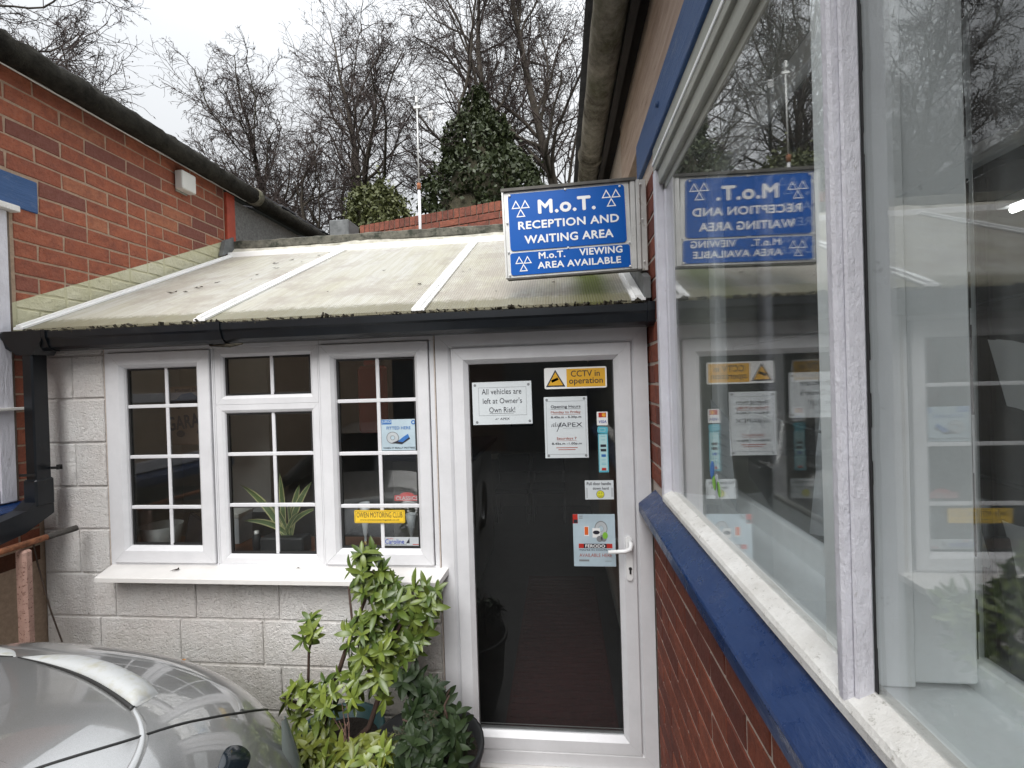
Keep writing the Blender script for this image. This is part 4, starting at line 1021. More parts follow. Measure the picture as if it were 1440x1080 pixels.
ell(t, .158, 1.122, .014, .014, y - .0012, 'disc_grey'); ell(t, .178, 1.125, .013, .016, y - .0012, 'disc_grey'); ell(t, .184, 1.138, .012, .016, y - .0015, 'lime')
rect(t, .061, 1.078, .216, 1.099, y, 'card_red'); rect(t, .084, 1.078, .190, 1.099, y - .0003, 'ink'); text('FERODO', .090, .014, .137, y - .0007, 1.0885, t, 'letter_white', bold=.035)
text("YOU'RE IN CONTROL", .150, .007, .137, y - .0003, 1.070, t, 'ink', bold=.03); text('AVAILABLE HERE', .150, .016, .138, y - .0003, 1.045, t, 'ink_red')
rect(t, .061, 1.016, .108, 1.025, y, 'disc_grey'); rect(t, .18, 1.017, .21, 1.019, y, 'disc_grey')
# windows
WY = FY + .0085; y = WY - .0006
t = notice('plate_sticker', 'yellow OWEN MOTORING CLUB sticker across the glazing bar of the third window', 'sticker', -1.028, 1.196, -.772, 1.259, WY, 'plate_yellow', 0, .006)
rect(t, -1.024, 1.200, -.776, 1.255, y, 'ink', 'border', .0015); text('OWEN MOTORING CLUB', .232, .026, -.900, y - .0003, 1.236, t, bold=.0); text('www.owenmotoringclub.co.uk', .20, .009, -.900, y - .0003, 1.211, t, bold=.02)
t = notice('brand_sticker', 'JURID FITTED HERE card with blue brake pad in the third window', 'sticker', -.884, 1.5485, -.703, 1.700, FY + .0235, 'sea_grey'); y2 = FY + .0228
rect(t, -.882, 1.676, -.83, 1.698, y2, 'jurid_blue'); text('JURID', .048, .016, -.856, y2 - .0003, 1.687, t, 'sea_grey', bold=.03); text('FITTED HERE', .12, .014, -.795, y2 - .0003, 1.658, t, 'jurid_blue', bold=.01)
ell(t, -.72, 1.684, .011, .011, y2, 'jurid_blue', inner=.5); ell(t, -.826, 1.610, .032, .030, y2, 'disc_grey', inner=.3); ell(t, -.826, 1.610, .028, .026, y2 - .0003, 'light_grey', inner=.45)
k = MB(); k.quad([(-.83, y2 - .001, 1.585), (-.78, y2 - .001, 1.578), (-.738, y2 - .001, 1.605), (-.745, y2 - .001, 1.618), (-.79, y2 - .001, 1.600)]); k.build('print', 'ink', t)
k = MB(); k.quad([(-.80, y2 - .0013, 1.592), (-.775, y2 - .0013, 1.588), (-.742, y2 - .0013, 1.612), (-.748, y2 - .0013, 1.628), (-.775, y2 - .0013, 1.612)]); k.build('print', 'jurid_blue', t)
text('WHEN IT REALLY MATTERS', .16, .008, -.795, y2 - .0003, 1.560, t, 'ink', bold=.02)
t = notice('radio_sticker', 'white radio Caroline sticker at the foot of the third window', 'sticker', -.884, 1.080, -.703, 1.122, FY + .0235, 'light_grey')
text('radio', .03, .007, -.855, y2 - .0003, 1.1155, t, 'card_red'); text('Caroline', .096, .022, -.833, y2 - .0003, 1.101, t, 'visa_blue', bold=.012); text('the legend lives online', .11, .006, -.828, y2 - .0003, 1.0855, t, 'ink')
k = MB(); k.quad([(-.776, y2, 1.092), (-.758, y2, 1.092), (-.758, y2, 1.118)]); k.build('emblem', 'ink', t)
rect(t, -.742, 1.085, -.706, 1.088, y2, 'card_red')
t = notice('classics_sticker', 'small dark red CLASSICS sticker inside the third window', 'sticker', -.830, 1.298, -.704, 1.326, FY + .0305, 'sign_red', 0, .004); text('CLASSICS', .11, .018, -.767, FY + .0295, 1.312, t, 'light_grey', bold=.02)
k = MB(); pts = [(-.767 + .035 * math.cos(math.pi * i / 10), FY + .0305, 1.326 + .014 * math.sin(math.pi * i / 10)) for i in range(11)]; k.prism(pts, (0, .0015, 0)); k.build('print', 'sign_red', t)

# ============================================================ INSIDE THE RECEPTION
t = thing('garage_poster', 'tan GARAGE poster with an old car seen behind the first window', 'poster', (-2.3, 2.75, 1.55))
k = MB(); k.box((-2.52, 2.75, 1.53), (-2.14, 2.755, 1.90)); k.build('sheet', 'poster_tan', t); text('GARAGE', .32, .085, -2.34, 2.748, 1.68, t, 'counter_navy', bold=.04, rot=.12); text('Michael Driving', .22, .03, -2.33, 2.748, 1.875, t, 'counter_navy', rot=.05)
k = MB(); k.quad([(-2.47, 2.748, 1.775), (-2.22, 2.748, 1.80), (-2.22, 2.748, 1.825), (-2.29, 2.748, 1.835), (-2.33, 2.748, 1.86), (-2.40, 2.748, 1.85), (-2.43, 2.748, 1.82), (-2.48, 2.748, 1.81)]); k.build('print', 'counter_navy', t)
ell(t, -2.42, 1.78, .022, .022, 2.746, 'ink'); ell(t, -2.27, 1.797, .022, .022, 2.746, 'ink'); ell(t, -2.41, 1.60, .03, .022, 2.747, 'counter_navy'); ell(t, -2.27, 1.61, .03, .018, 2.747, 'counter_navy', inner=.7)
# chairs
def chair(x, yb, lab):
    t = thing('waiting_chair', lab, 'chair', (x, yb, 0), 'black chairs along the back wall of the reception')
    for nm, a, b, mt in (('seat', (x - .22, yb - .45, .40), (x + .22, yb - .02, .46), 'chair_black'), ('backrest', (x - .22, yb - .04, .60), (x + .22, yb, .86), 'chair_black')): bx(nm, a, b, mt, t, .015)
    for sx in (-.2, .2):
        k = MB(); k.tube([(x + sx, yb - .02, 0), (x + sx, yb - .02, .84)], .012, 8); k.build('leg', 'grey_steel', t, True)
        k = MB(); k.tube([(x + sx, yb - .42, 0), (x + sx, yb - .42, .40)], .012, 8); k.build('leg', 'grey_steel', t, True)
chair(-.68, 6.5, 'left one of two black reception chairs seen through the door glass'); chair(-.20, 6.5, 'right one of two black reception chairs seen through the door glass')
t = thing('framed_notice', 'framed sheet on the back wall above the reception chairs', 'notice', (-.55, 6.88, 1.2)); bx('frame', (-.75, 6.87, 1.20), (-.42, 6.895, 1.62), 'ink', t); bx('sheet', (-.73, 6.862, 1.22), (-.44, 6.868, 1.60), 'paper_inner', t)
k = MB()
for i in range(9): k.box((-.70, 6.858, 1.26 + i * .035), (-.48, 6.861, 1.268 + i * .035))
k.build('lettering', 'ink', t)
t = thing('socket', 'white double wall socket beside the reception chairs', 'socket', (-1.0, 6.88, .75)); bx('plate', (-1.08, 6.87, .72), (-.93, 6.895, .80), 'white_plastic', t, .004)
t = thing('counter', 'dark navy reception counter inside the door on the left', 'counter', (-.95, 4.4, 0)); bx('body', (-1.5, 4.0, 0.02), (-.80, 5.2, 1.20), 'room_wall', t, .004); bx('top', (-1.55, 3.95, 1.201), (-.74, 5.25, 1.25), 'counter_navy', t, .006)
bx('doormat', (-.35, 2.45, .021), (.25, 4.4, .03), 'carpet_red').name = 'doormat'; tag(bpy.data.objects['doormat'], 'dark red ribbed mat on the floor inside the door', 'mat')
k = MB()
for i in range(34): k.box((-.33, 2.48 + i * .056, .0302), (.23, 2.505 + i * .056, .036))
q = k.build('rib', 'carpet_red', bpy.data.objects['doormat']); q['kind'] = 'stuff'
# no smoking sign
t = thing('no_smoking_sign', 'red and white no smoking sign on the wall inside the second window', 'sign', (-2.3, 3.1, 2.1)); X0s = -2.38
bx('plate', (X0s - .05, 3.1, 2.03), (X0s + .06, 3.103, 2.15), 'room_wall', t); ell(t, X0s + .005, 2.11, .032, .032, 3.097, 'sign_red', inner=.78)
k = MB(); k.quad([(X0s - .02, 3.096, 2.132), (X0s - .014, 3.096, 2.136), (X0s + .03, 3.096, 2.09), (X0s + .024, 3.096, 2.085)]); k.build('print', 'sign_red', t); rect(t, X0s - .035, 2.02, X0s + .045, 2.07, 3.096, 'sign_red')
k = MB(); k.box((-2.72, 3.104, 1.0), (-2.05, 3.14, 2.5)); k.build('inner_pier', 'room_wall', EX)
# things on the inner sill
t = thing('bucket', 'grey plastic bucket on the sill behind the first window', 'bucket', (-2.28, 2.42, .99)); k = MB(); k.lathe([(.0, 0), (.075, 0), (.10, .13), (.105, .13), (.08, .0)], (-2.26, 2.42, .992), 24); k.build('body', 'tub_grey', t, True)
t = thing('folder', 'dark folder propped behind the first window beside the bucket', 'folder', (-2.0, 2.38, .99))
k = MB(); k.prism([(-2.06, 2.33, .992), (-1.88, 2.30, .992), (-1.92, 2.36, 1.13), (-2.05, 2.38, 1.20)], (0, .02, 0)); k.build('cover', 'black_plastic', t)
t = thing('cardboard_box', 'pale box lying behind the dark folder in the first window', 'box', (-1.95, 2.5, .99)); bx('body', (-2.05, 2.48, .992), (-1.84, 2.60, 1.14), 'light_grey', t, .003); bx('lid', (-2.055, 2.475, 1.141), (-1.835, 2.605, 1.165), 'paper_inner', t, .003)
t = thing('potted_plant', 'variegated long leaved plant in a dark trough behind the second window', 'plant', (-1.5, 2.36, .99))
k = MB(); k.box((-1.60, 2.31, .992), (-1.36, 2.40, 1.085), .008); k.build('pot', 'pot_black', t)
rg = random.Random(21)
for (tx, tz, w_) in ((-1.72, 1.36, .022), (-1.70, 1.17, .018), (-1.50, 1.42, .016), (-1.38, 1.36, .020), (-1.30, 1.38, .018), (-1.27, 1.24, .014), (-1.56, 1.28, .013), (-1.44, 1.27, .012), (-1.36, 1.22, .012)):
    base = Vector((-1.47 + rg.uniform(-.03, .03), 2.355, 1.08)); tip = Vector((tx, 2.33 + rg.uniform(-.03, .03), tz))
    ctl = Vector(((base.x + tip.x) / 2 + (tip.x - base.x) * -.15, 2.35, (base.z + tip.z) / 2 + .05)); k = MB(); P = []
    for i in range(9):
        u = i / 8; p = base * (1 - u) ** 2 + ctl * 2 * u * (1 - u) + tip * u * u; P.append(p)
    for wf, mi, dy in ((1.0, 1, .0012), (.66, 0, 0)):
        vs = []
        for i, p in enumerate(P):
            tdir = (P[min(i + 1, 8)] - P[max(i - 1, 0)]).normalized(); nn = Vector((-tdir.z, 0, tdir.x)); ww = w_ * wf * math.sin(math.pi * min(1, (i / 8) * .9 + .12)) ** .7
            if i == 8: ww = .0005
            vs += [p + nn * ww + Vector((0, dy, 0)), p + Vector((0, dy + .004, 0)), p - nn * ww + Vector((0, dy, 0))]
        k.add(vs, [(i * 3 + j, i * 3 + j + 1, i * 3 + j + 4, i * 3 + j + 3) for i in range(8) for j in (0, 1)], mi)
    k.build('leaf', ['dracaena_leaf', 'dracaena_edge'], t, True)
t = thing('bottle', 'small dark bottle with silver cap on the sill behind the second window', 'bottle', (-1.655, 2.36, .99)); k = MB(); k.lathe([(.0, 0), (.022, 0), (.022, .085), (.012, .1), (.012, .11), (0, .11)], (-1.65, 2.36, .992), 16); k.build('body', 'pot_black', t, True); k = MB(); k.lathe([(.013, .1), (.013, .115), (0, .118)], (-1.65, 2.36, .992), 12); k.build('cap', 'alu', t, True)
for i, (x, lab) in enumerate(((-1.05, 'tall clear flute trophy in the left of the third window'), (-.80, 'short flute trophy behind the radio sticker in the third window'))):
    t = thing('trophy', lab, 'trophy', (x, 2.38, .99)); k = MB(); k.lathe([(0, 0), (.03, 0), (.028, .01), (.008, .02), (.006, .08), (.012, .10), (.028, .26 - i * .06), (.026, .26 - i * .06), (.008, .10)], (x, 2.38, .992), 18); k.build('cup', 'light_grey', t, True)
    k = MB(); k.lathe([(.012, .02), (.012, .05), (.004, .06)], (x, 2.38, .992), 12); k.build('stem', 'gold', t, True)
k = MB(); k.box((-1.35, 3.0, 1.55), (-1.15, 3.05, 2.0), .02); k.box((-1.30, 2.99, 2.0), (-1.22, 3.03, 2.04), .01); tag(k.build('hanging_coat', 'red_coat', None, loc=(-1.25, 3.0, 1.55)), 'dark red garment hanging inside behind the second window', 'coat')

# ============================================================ RAIL, POST, WIRE
t = thing('rusty_rail', 'pink painted rusty post with a pipe handrail in front of the white block wall', 'handrail', (-2.5, 1.9, 0))
k = MB(); k.box((-2.502, 1.885, 0), (-2.448, 1.925, 1.165), .010); k.build('post', 'rust_pink', t)
k = MB(); k.tube([(-2.485, 1.2, 1.175), (-2.47, 2.0, 1.192)], .014, 12); k.build('rusty_pipe', 'rust', t, True)
k = MB(); k.tube([(-2.47, 2.0, 1.192), (-2.455, 2.125, 1.196)], .0155, 8); k.build('end_pipe', 'old_pipe', t)
k = MB(); k.tube([(-2.66, 2.09, 1.13), (-2.63, 2.085, 1.02), (-2.55, 2.07, .80), (-2.44, 2.05, .58), (-2.40, 2.04, .40)], .0035, 6); tag(k.build('thin_rod', 'wire_m', None, loc=(-2.4, 2.04, 0.4)), 'thin rusty rod leaning against the left end of the white block wall', 'rod')

# ============================================================ DEAD LEAVES
def dead(x, y, z, s, rz, mat='dead_leaf', label='dark scrap of dead leaf lying on the plastic roof', group='dead leaves on the lean-to roof', tilt=None, lift=.004):
    rg = random.Random(int(abs(x * 977 + y * 131) * 10)); k = MB(); n = 9; pts = []
    for i in range(n):
        a = 2 * math.pi * i / n; r = s * rg.uniform(.45, 1.15) * (1 if i % 2 else .6); u, v = r * math.cos(a) * 1.5, r * math.sin(a) * .6
        u, v = u * math.cos(rz) - v * math.sin(rz), u * math.sin(rz) + v * math.cos(rz)
        pts.append((x + u, y + v, z + (v * sl if tilt is None else v * tilt) + lift + rg.uniform(0, s * .5)))
    c = (x, y, z + lift + s * .1); k.add(pts + [c], [(i, (i + 1) % n, n) for i in range(n)]); tag(k.build('dead_leaf', mat, None, loc=(x, y, z)), label, 'leaf', group)
DL = ((-2.30, 2.60, .025, .3), (-2.20, 2.68, .022, .2), (-2.22, 2.60, .016, .1), (-2.15, 2.78, .015, .3), (-1.98, 2.93, .013, .4), (-1.95, 2.82, .008, 0), (-1.95, 3.10, .018, .2), (-2.05, 3.25, .022, .7), (-1.98, 3.34, .016, .2), (-1.85, 3.25, .009, .1), (-1.82, 3.45, .015, .2), (-1.72 - .05, 3.52, .010, .2), (-1.08, 2.85, .014, .2), (-.75, 2.5, .016, .5), (-1.25, 2.45, .007, 0), (-.60 + .05, 2.72, .012, .6), (-.52, 2.76, .009, .2), (-.20, 2.62, .024, .4), (-.18, 3.02, .016, .1), (-.02, 2.40, .010, .2), (-.12, 3.4, .010, .2), (.12, 2.48, .007, .1), (-.30, 2.3, .008, .2))
ordn = ['nearest the gutter', 'second up from the gutter', 'third up from the gutter', 'fourth up from the gutter', 'fifth up from the gutter', 'sixth up from the gutter', 'seventh up from the gutter', 'eighth up from the gutter', 'ninth up from the gutter', 'tenth up from the gutter', 'eleventh up from the gutter', 'twelfth up from the gutter']
for si, sn in enumerate(('left', 'middle', 'right')):
    for i, (x, y, s, rz) in enumerate(sorted([q for q in DL if bxs[si] < q[0] < bxs[si + 1]], key=lambda q: q[1])):
        dead(x, y, rz0 + (y - ry0) * sl, s, rz, label='dark leaf scrap on the %s sheet of the plastic roof, %s' % (sn, ordn[i]))
dead(-1.93, 2.14, .977, .022, .6, label='black scrap of leaf on the white window sill', group=None, tilt=.1); dead(-1.30, 2.17, .981, .013, .3, label='dark crumbs of leaf at the middle of the white window sill', group=None, tilt=.1)

# ============================================================ CAR
X0, Y1, ca, cc, cyaw, zt, cn, cm, ck = -1.681, .976, .933, .795, -.118, 1.065, 2.942, 3.617, 1.851
def cw(x, y, z=0): return (X0 + x * math.cos(cyaw) - y * math.sin(cyaw), Y1 + x * math.sin(cyaw) + y * math.cos(cyaw), z)
def csurf(x, y):
    r = ((abs(x) / ca) ** cn + (max(y, 0) / cc) ** cn) ** (1 / cn); r = min(r, 1)
    return .35 + (zt - .35) * (1 - r ** cm) ** (1 / ck)
CAR = thing('parked_car', 'silver car parked in the lower left corner, its curved deck reflecting the windows', 'car', (X0, Y1, 0))
def hull_patch(name, rfun, t0, t1, r0, r1, nt_, nr, mat, dz=0, parent=CAR):
    k = MB(); vs = []
    for i in range(nt_ + 1):
        t = R_(t0 + (t1 - t0) * i / nt_); c, s = math.cos(t), math.sin(t)
        ex = math.copysign(abs(c) ** (2 / cn), c); ey = abs(s) ** (2 / cn)
        for j in range(nr + 1):
            r = r0 + (r1 - r0) * j / nr; r = 1 - (1 - r) ** 1.7
            z = .35 + (zt - .35) * (max(0, 1 - r ** cm)) ** (1 / ck)
            vs.append(cw(ex * ca * r, ey * cc * r, z + dz))
    k.add(vs, [(i * (nr + 1) + j, (i + 1) * (nr + 1) + j, (i + 1) * (nr + 1) + j + 1, i * (nr + 1) + j + 1) for i in range(nt_) for j in range(nr)])
    return k.build(name, mat, parent, True)
hull_patch('deck', None, 0, 180, 0, 1, 120, 44, 'silver_paint')
# straight body sides running back towards the yard
k = MB(); nr = 40; vs = []; ny = 24
for i in range(ny + 1):
    yy = -i / ny * 1.0
    for j in range(nr + 1):
        x = -1 + 2 * j / nr; x = math.copysign(1 - (1 - abs(x)) ** 1.7, x)
        vs.append(cw(x * ca, yy, .35 + (zt - .35) * max(0, 1 - abs(x) ** cm) ** (1 / ck)))
k.add(vs, [(i * (nr + 1) + j, i * (nr + 1) + j + 1, (i + 1) * (nr + 1) + j + 1, (i + 1) * (nr + 1) + j) for i in range(ny) for j in range(nr)]); k.build('rear_quarter', 'silver_paint', CAR, True)
# skirt down to the ground clearance
k = MB(); vs = []; outl = []
for i in range(61):
    t = math.pi * i / 60; c, s = math.cos(t), math.sin(t); outl.append((math.copysign(abs(c) ** (2 / cn), c) * ca, abs(s) ** (2 / cn) * cc))
outl = [(ca, -3.2)] + outl + [(-ca, -3.2)]
for x, y in outl: vs += [cw(x, y, .36), cw(x * .985, y * .985 if y > 0 else y, .2)]
k.add(vs, [(2 * i, 2 * i + 2, 2 * i + 3, 2 * i + 1) for i in range(len(outl) - 1)]); k.build('bumper', 'silver_paint', CAR, True)
# cabin and front half
k = MB(); sec = []
for yy, zb, wt, ztp_ in ((-.75, 1.03, .70, 1.045), (-1.25, 1.03, .60, 1.36), (-1.9, 1.03, .58, 1.42), (-2.5, 1.0, .60, 1.30), (-3.0, .95, .7, .97)):
    sec.append([cw(-.86, yy, zb - .1), cw(-.84, yy, zb), cw(-wt, yy, ztp_), cw(wt, yy, ztp_), cw(.84, yy, zb), cw(.86, yy, zb - .1)])
vs = [p for s in sec for p in s]; k.add(vs, [(i * 6 + j, i * 6 + j + 1, (i + 1) * 6 + j + 1, (i + 1) * 6 + j) for i in range(4) for j in range(5)]); k.build('cabin', 'dark_glass', CAR)
k = MB(); k.add([cw(-.57, -1.28, 1.375), cw(.57, -1.28, 1.375), cw(.55, -1.9, 1.44), cw(.57, -2.46, 1.325), cw(-.57, -2.46, 1.325), cw(-.55, -1.9, 1.44)], [(0, 1, 2, 5), (5, 2, 3, 4)]); k.build('roof', 'silver_paint', CAR)
for s in (-1, 1):
    k = MB(); k.tube([cw(s * .80, -.72, 1.03), cw(s * .58, -1.27, 1.375)], .03, 6); k.build('pillar', 'silver_paint', CAR)
k = MB(); k.add([cw(-ca, -1.0, .36), cw(-ca, -1.0, .8), cw(-.86, -1.0, 1.0), cw(.86, -1.0, 1.0), cw(ca, -1.0, .8), cw(ca, -1.0, .36), cw(-ca, -3.2, .36), cw(-ca, -3.2, .75), cw(-.8, -3.2, .9), cw(.8, -3.2, .9), cw(ca, -3.2, .75), cw(ca, -3.2, .36)], [(i, i + 1, i + 7, i + 6) for i in range(5)]); k.build('body_side', 'silver_paint', CAR, True)
for s in (-1, 1):
    for yy in (.05, -2.4):
        c_ = cw(s * (ca - .09), yy, .31); k = MB(); k.lathe([(.19, -.09), (.29, -.1), (.31, -.07), (.31, .07), (.29, .1), (.19, .09)], c_, 28, 'X'); wh = k.build('wheel', 'tyre', CAR, True)
        k = MB(); k.lathe([(.0, .07), (.05, .075), (.19, .06), (.2, .085)], c_, 28, 'X'); k.build('rim', 'alloy', wh, True)
def on(p, h=.002): return cw(p[0], p[1], csurf(p[0], p[1]) + h)
def dens(pl, n=6):
    o = []
    for a, b in zip(pl, pl[1:]):
        for i in range(n): t = i / n; o.append((a[0] + (b[0] - a[0]) * t, a[1] + (b[1] - a[1]) * t))
    o.append(pl[-1]); return o
def smoothpl(pl, it=3):
    for _ in range(it): pl = [pl[0]] + [((pl[i - 1][0] + 2 * pl[i][0] + pl[i + 1][0]) / 4, (pl[i - 1][1] + 2 * pl[i][1] + pl[i + 1][1]) / 4) for i in range(1, len(pl) - 1)] + [pl[-1]]
    return pl
shut = [(.43, -.08), (.482, .019), (.51, .064), (.542, .118), (.571, .176), (.604, .272), (.627, .34), (.64, .43), (.625, .522), (.585, .60), (.52, .66)]
S1 = smoothpl(dens(shut), 6)
k = MB(); k.tube([on(p, -.001) for p in S1], .0042, 6); k.build('shut_line', 'black_rubber', CAR, True)
crz = smoothpl(dens([(.49, .226), (.534, .209), (.578, .182), (.602, .152), (.622, .118), (.65, .03), (.67, -.1)]), 4)
k = MB()
vs = []
for i, p in enumerate(crz):
    w_ = .010
    vs += [on((p[0] - w_, p[1] - w_ * .6), -.001), on((p[0], p[1]), .0065), on((p[0] + w_, p[1] + w_ * .6), -.001)]
k.add(vs, [(i * 3 + j, i * 3 + j + 1, i * 3 + j + 4, i * 3 + j + 3) for i in range(len(crz) - 1) for j in (0, 1)]); k.build('crease', 'silver_paint', CAR, True)
# raised lip and a black tube painted in as the shadow under its near edge, mirrored about the car's centre line
fr_ = [(-.069, .313), (.049, .301), (.156, .286), (.262, .269), (.366, .249), (.44, .235), (.49, .226)]
bk_ = [(-.069, .318), (.0, .350), (.09, .366), (.20, .357), (.331, .335), (.42, .318), (.482, .294)]
for sgn in (1, -1):
    F_ = smoothpl(dens(fr_, 5), 3); B_ = smoothpl(dens(bk_, 5), 3); n_ = len(F_)
    fx = (lambda p: p) if sgn == 1 else (lambda p: (-.16 - p[0], p[1]))
    k = MB(); vs = []
    for i, (a, b) in enumerate(zip(F_, B_)):
        t = i / (n_ - 1); hh = .022 * min(1, t * 1.6 + .02) * (1 if t < .93 else (1 - t) / .07 * .6 + .4)
        a, b = fx(a), fx(b); mm = ((a[0] * .6 + b[0] * .4), (a[1] * .6 + b[1] * .4)); m2 = ((a[0] * .25 + b[0] * .75), (a[1] * .25 + b[1] * .75))
        vs += [on(a, hh * .25), on(a, hh * .8), on(mm, hh * 1.1), on(m2, hh * .95), on(b, hh * .35), on((b[0], b[1] + .012), -.003)]
    k.add(vs, [(i * 6 + j, i * 6 + j + 1, (i + 1) * 6 + j + 1, (i + 1) * 6 + j) for i in range(n_ - 1) for j in range(5)] + [tuple(range(6)), tuple((n_ - 1) * 6 + j for j in range(6))])
    q = k.build('raised_lip', 'lacquer_peeled_paint', CAR, True); 
    k = MB(); k.tube([on((fx(p)[0], fx(p)[1] - .003), .003) for p in F_], [.0015 + .005 * (i / (n_ - 1)) for i in range(n_)], 6); k.build('lip_shadow', 'black_rubber', CAR, True)
rid = smoothpl(dens([(-.3, .375), (.031, .385), (.16, .405), (.293, .425), (.403, .44), (.483, .457), (.547, .474), (.60, .468), (.63, .44)]), 5)
k = MB(); vs = []
for p in rid: vs += [on((p[0], p[1] - .012), -.001), on(p, .005), on((p[0] + .004, p[1] + .012), -.001)]
k.add(vs, [(i * 3 + j, i * 3 + j + 1, i * 3 + j + 4, i * 3 + j + 3) for i in range(len(rid) - 1) for j in (0, 1)]); k.build('edge_ridge', 'silver_paint', CAR, True)
# dark oval lens
ov = [(.729, .248), (.709, .284), (.701, .311), (.707, .335), (.714, .350), (.728, .358), (.742, .351), (.756, .315), (.765, .28), (.772, .24), (.76, .21), (.742, .21)]
ov = smoothpl(dens(ov + [ov[0]], 4), 5)[:-1]
k = MB(); cxo = sum(p[0] for p in ov) / len(ov); cyo = sum(p[1] for p in ov) / len(ov)
vs = [on(p, .001) for p in ov] + [on((cxo + (p[0] - cxo) * .93, cyo + (p[1] - cyo) * .93), .004) for p in ov] + [on((cxo, cyo), .006)]
n_ = len(ov); k.add(vs, [(i, (i + 1) % n_, n_ + (i + 1) % n_, n_ + i) for i in range(n_)] + [(n_ + i, n_ + (i + 1) % n_, 2 * n_) for i in range(n_)]); k.build('side_lamp', 'dark_lens', CAR, True)
# corner lamp unit standing proud of the corner
k = MB(); c0 = cw(.765, .475, .70)
vs = []; 
for i in range(9):
    t = i / 8; z = .82 - t * .42; wd = .008 + .035 * math.sin(min(1, t * 1.25) * math.pi / 2)
    px, py = .715 + .06 * t, .51 - .03 * t
    for a in range(7):
        q = R_(-60 + a * 30); vs.append(cw(px + wd * math.cos(q) + .0, py + wd * 1.6 * math.sin(q), z))
k.add(vs, [(i * 7 + j, i * 7 + j + 1, (i + 1) * 7 + j + 1, (i + 1) * 7 + j) for i in range(8) for j in range(6)]); k.build('corner_lamp', 'lamp_lens', CAR, True)
lp = cw(.33, .52); dead(lp[0], lp[1], csurf(.33, .52), .011, .3, 'terracotta_leaf', 'small curled orange leaf lying on the far edge of the car', None, 0)

# ============================================================ POTTED SHRUBS
def leaf_mesh(name, mat, L=.07, W_=.026, fold=.25, droop=.25):
    k = MB(); n = 5; vs = []
    for i in range(n + 1):
        t = i / n; wd = W_ / 2 * math.sin(math.pi * (t * .88 + .08)) ** .8 if i < n else .0006
        x = L * t; z = -droop * L * t * t
        vs += [(x, -wd, z + wd * fold), (x, 0, z), (x, wd, z + wd * fold)]
    k.add(vs, [(i * 3 + j, i * 3 + j + 1, i * 3 + j + 4, i * 3 + j + 3) for i in range(n) for j in (0, 1)])
    me = bpy.data.meshes.new(name); me.from_pydata(k.v, [], k.f); me.materials.append(M[mat]); me.polygons.foreach_set('use_smooth', [True] * len(me.polygons)); me.update(); return me
def rosettes(t, centres, meshes, rg, maxi, nleaf=(5, 10), size=(.55, 1.2), up=.30, stuffmat=None):
    cnt = 0; base = wloc(t); extra = MB()
    # nearest to the camera first, so the largest-looking leaves are the separate ones
    centres = sorted(centres, key=lambda c: c[0][1])
    for (c, d) in centres:
        d = Vector(d).normalized(); q = d.to_track_quat('Z', 'Y').to_matrix()
        n = rg.randint(*nleaf); a0 = rg.uniform(0, 6.28)
        for i in range(n):
            a = a0 + i * 2.4; el_ = up + rg.uniform(-.6, .6)
            v = Vector((math.cos(a) * math.cos(el_), math.sin(a) * math.cos(el_), math.sin(el_)))
            X = q @ v; Z = (q @ Vector((0, 0, 1))); Yv = Z.cross(X).normalized(); Z = X.cross(Yv).normalized()
            s = rg.uniform(*size); mt = Matrix((X, Yv, Z)).transposed().to_4x4(); mt = Matrix.Translation(Vector(c) - base) @ mt @ Matrix.Scale(s, 4)
            me = rg.choice(meshes)
            if cnt < maxi:
                o = bpy.data.objects.new('leaf', me); col.objects.link(o); o.parent = t; o.matrix_local = mt
            else:
                extra.add([tuple(mt @ v_.co + base) for v_ in me.vertices], [tuple(p.vertices) for p in me.polygons])
            cnt += 1
    if extra.v:
        o = extra.build('foliage', stuffmat, t, True); o['kind'] = 'stuff'
rg = random.Random(77)
PS = thing('potted_shrub', 'tall light green shrub in a teal pot climbing up the white block wall', 'shrub', (-.98, 1.9, 0))
k = MB(); k.lathe([(0, 0), (.13, 0), (.17, .36), (.185, .36), (.185, .40), (.168, .40), (.16, .34), (0, .34)], (-.98, 1.9, .002), 32); k.build('pot', 'pot_green', PS, True)
k = MB(); k.lathe([(0, .0), (.162, .0)], (-.98, 1.9, .345), 24); k.build('soil', 'soil', PS)
stems = [[(-1.02, 1.9, .34), (-1.04, 1.89, .48), (-.99, 1.90, .62), (-.93, 1.9, .78), (-.86, 1.92, .95), (-.82, 1.93, 1.08)],
         [(-.94, 1.9, .34), (-.84, 1.88, .44), (-.79, 1.88, .58), (-.77, 1.9, .74), (-.68, 1.93, .90), (-.60, 1.95, 1.0)],
         [(-1.03, 1.9, .40), (-1.10, 1.87, .58), (-1.09, 1.87, .76), (-1.06, 1.88, .86)],
         [(-.79, 1.88, .58), (-.85, 1.86, .74), (-.90, 1.88, .88), (-.92, 1.9, 1.02)],
         [(-1.02, 1.88, .5), (-1.12, 1.83, .56), (-1.17, 1.80, .60)]]
k = MB()
for i, s in enumerate(stems): k.tube(s, [(.014 if i < 2 else .007) * (1 - .12 * j) for j in range(len(s))], 7)
k.build('stem', 'stem', PS, True)
k = MB()
for i in range(9): a = Vector((-.96 + rg.uniform(-.05, .05), 1.86, .36)); b = a + Vector((rg.uniform(-.08, .1), -.02, rg.uniform(.1, .22))); k.tube([a, (a + b) / 2 + Vector((.01, 0, 0)), b], .002, 5)
k.build('dry_stalk', 'rust_pink', PS)
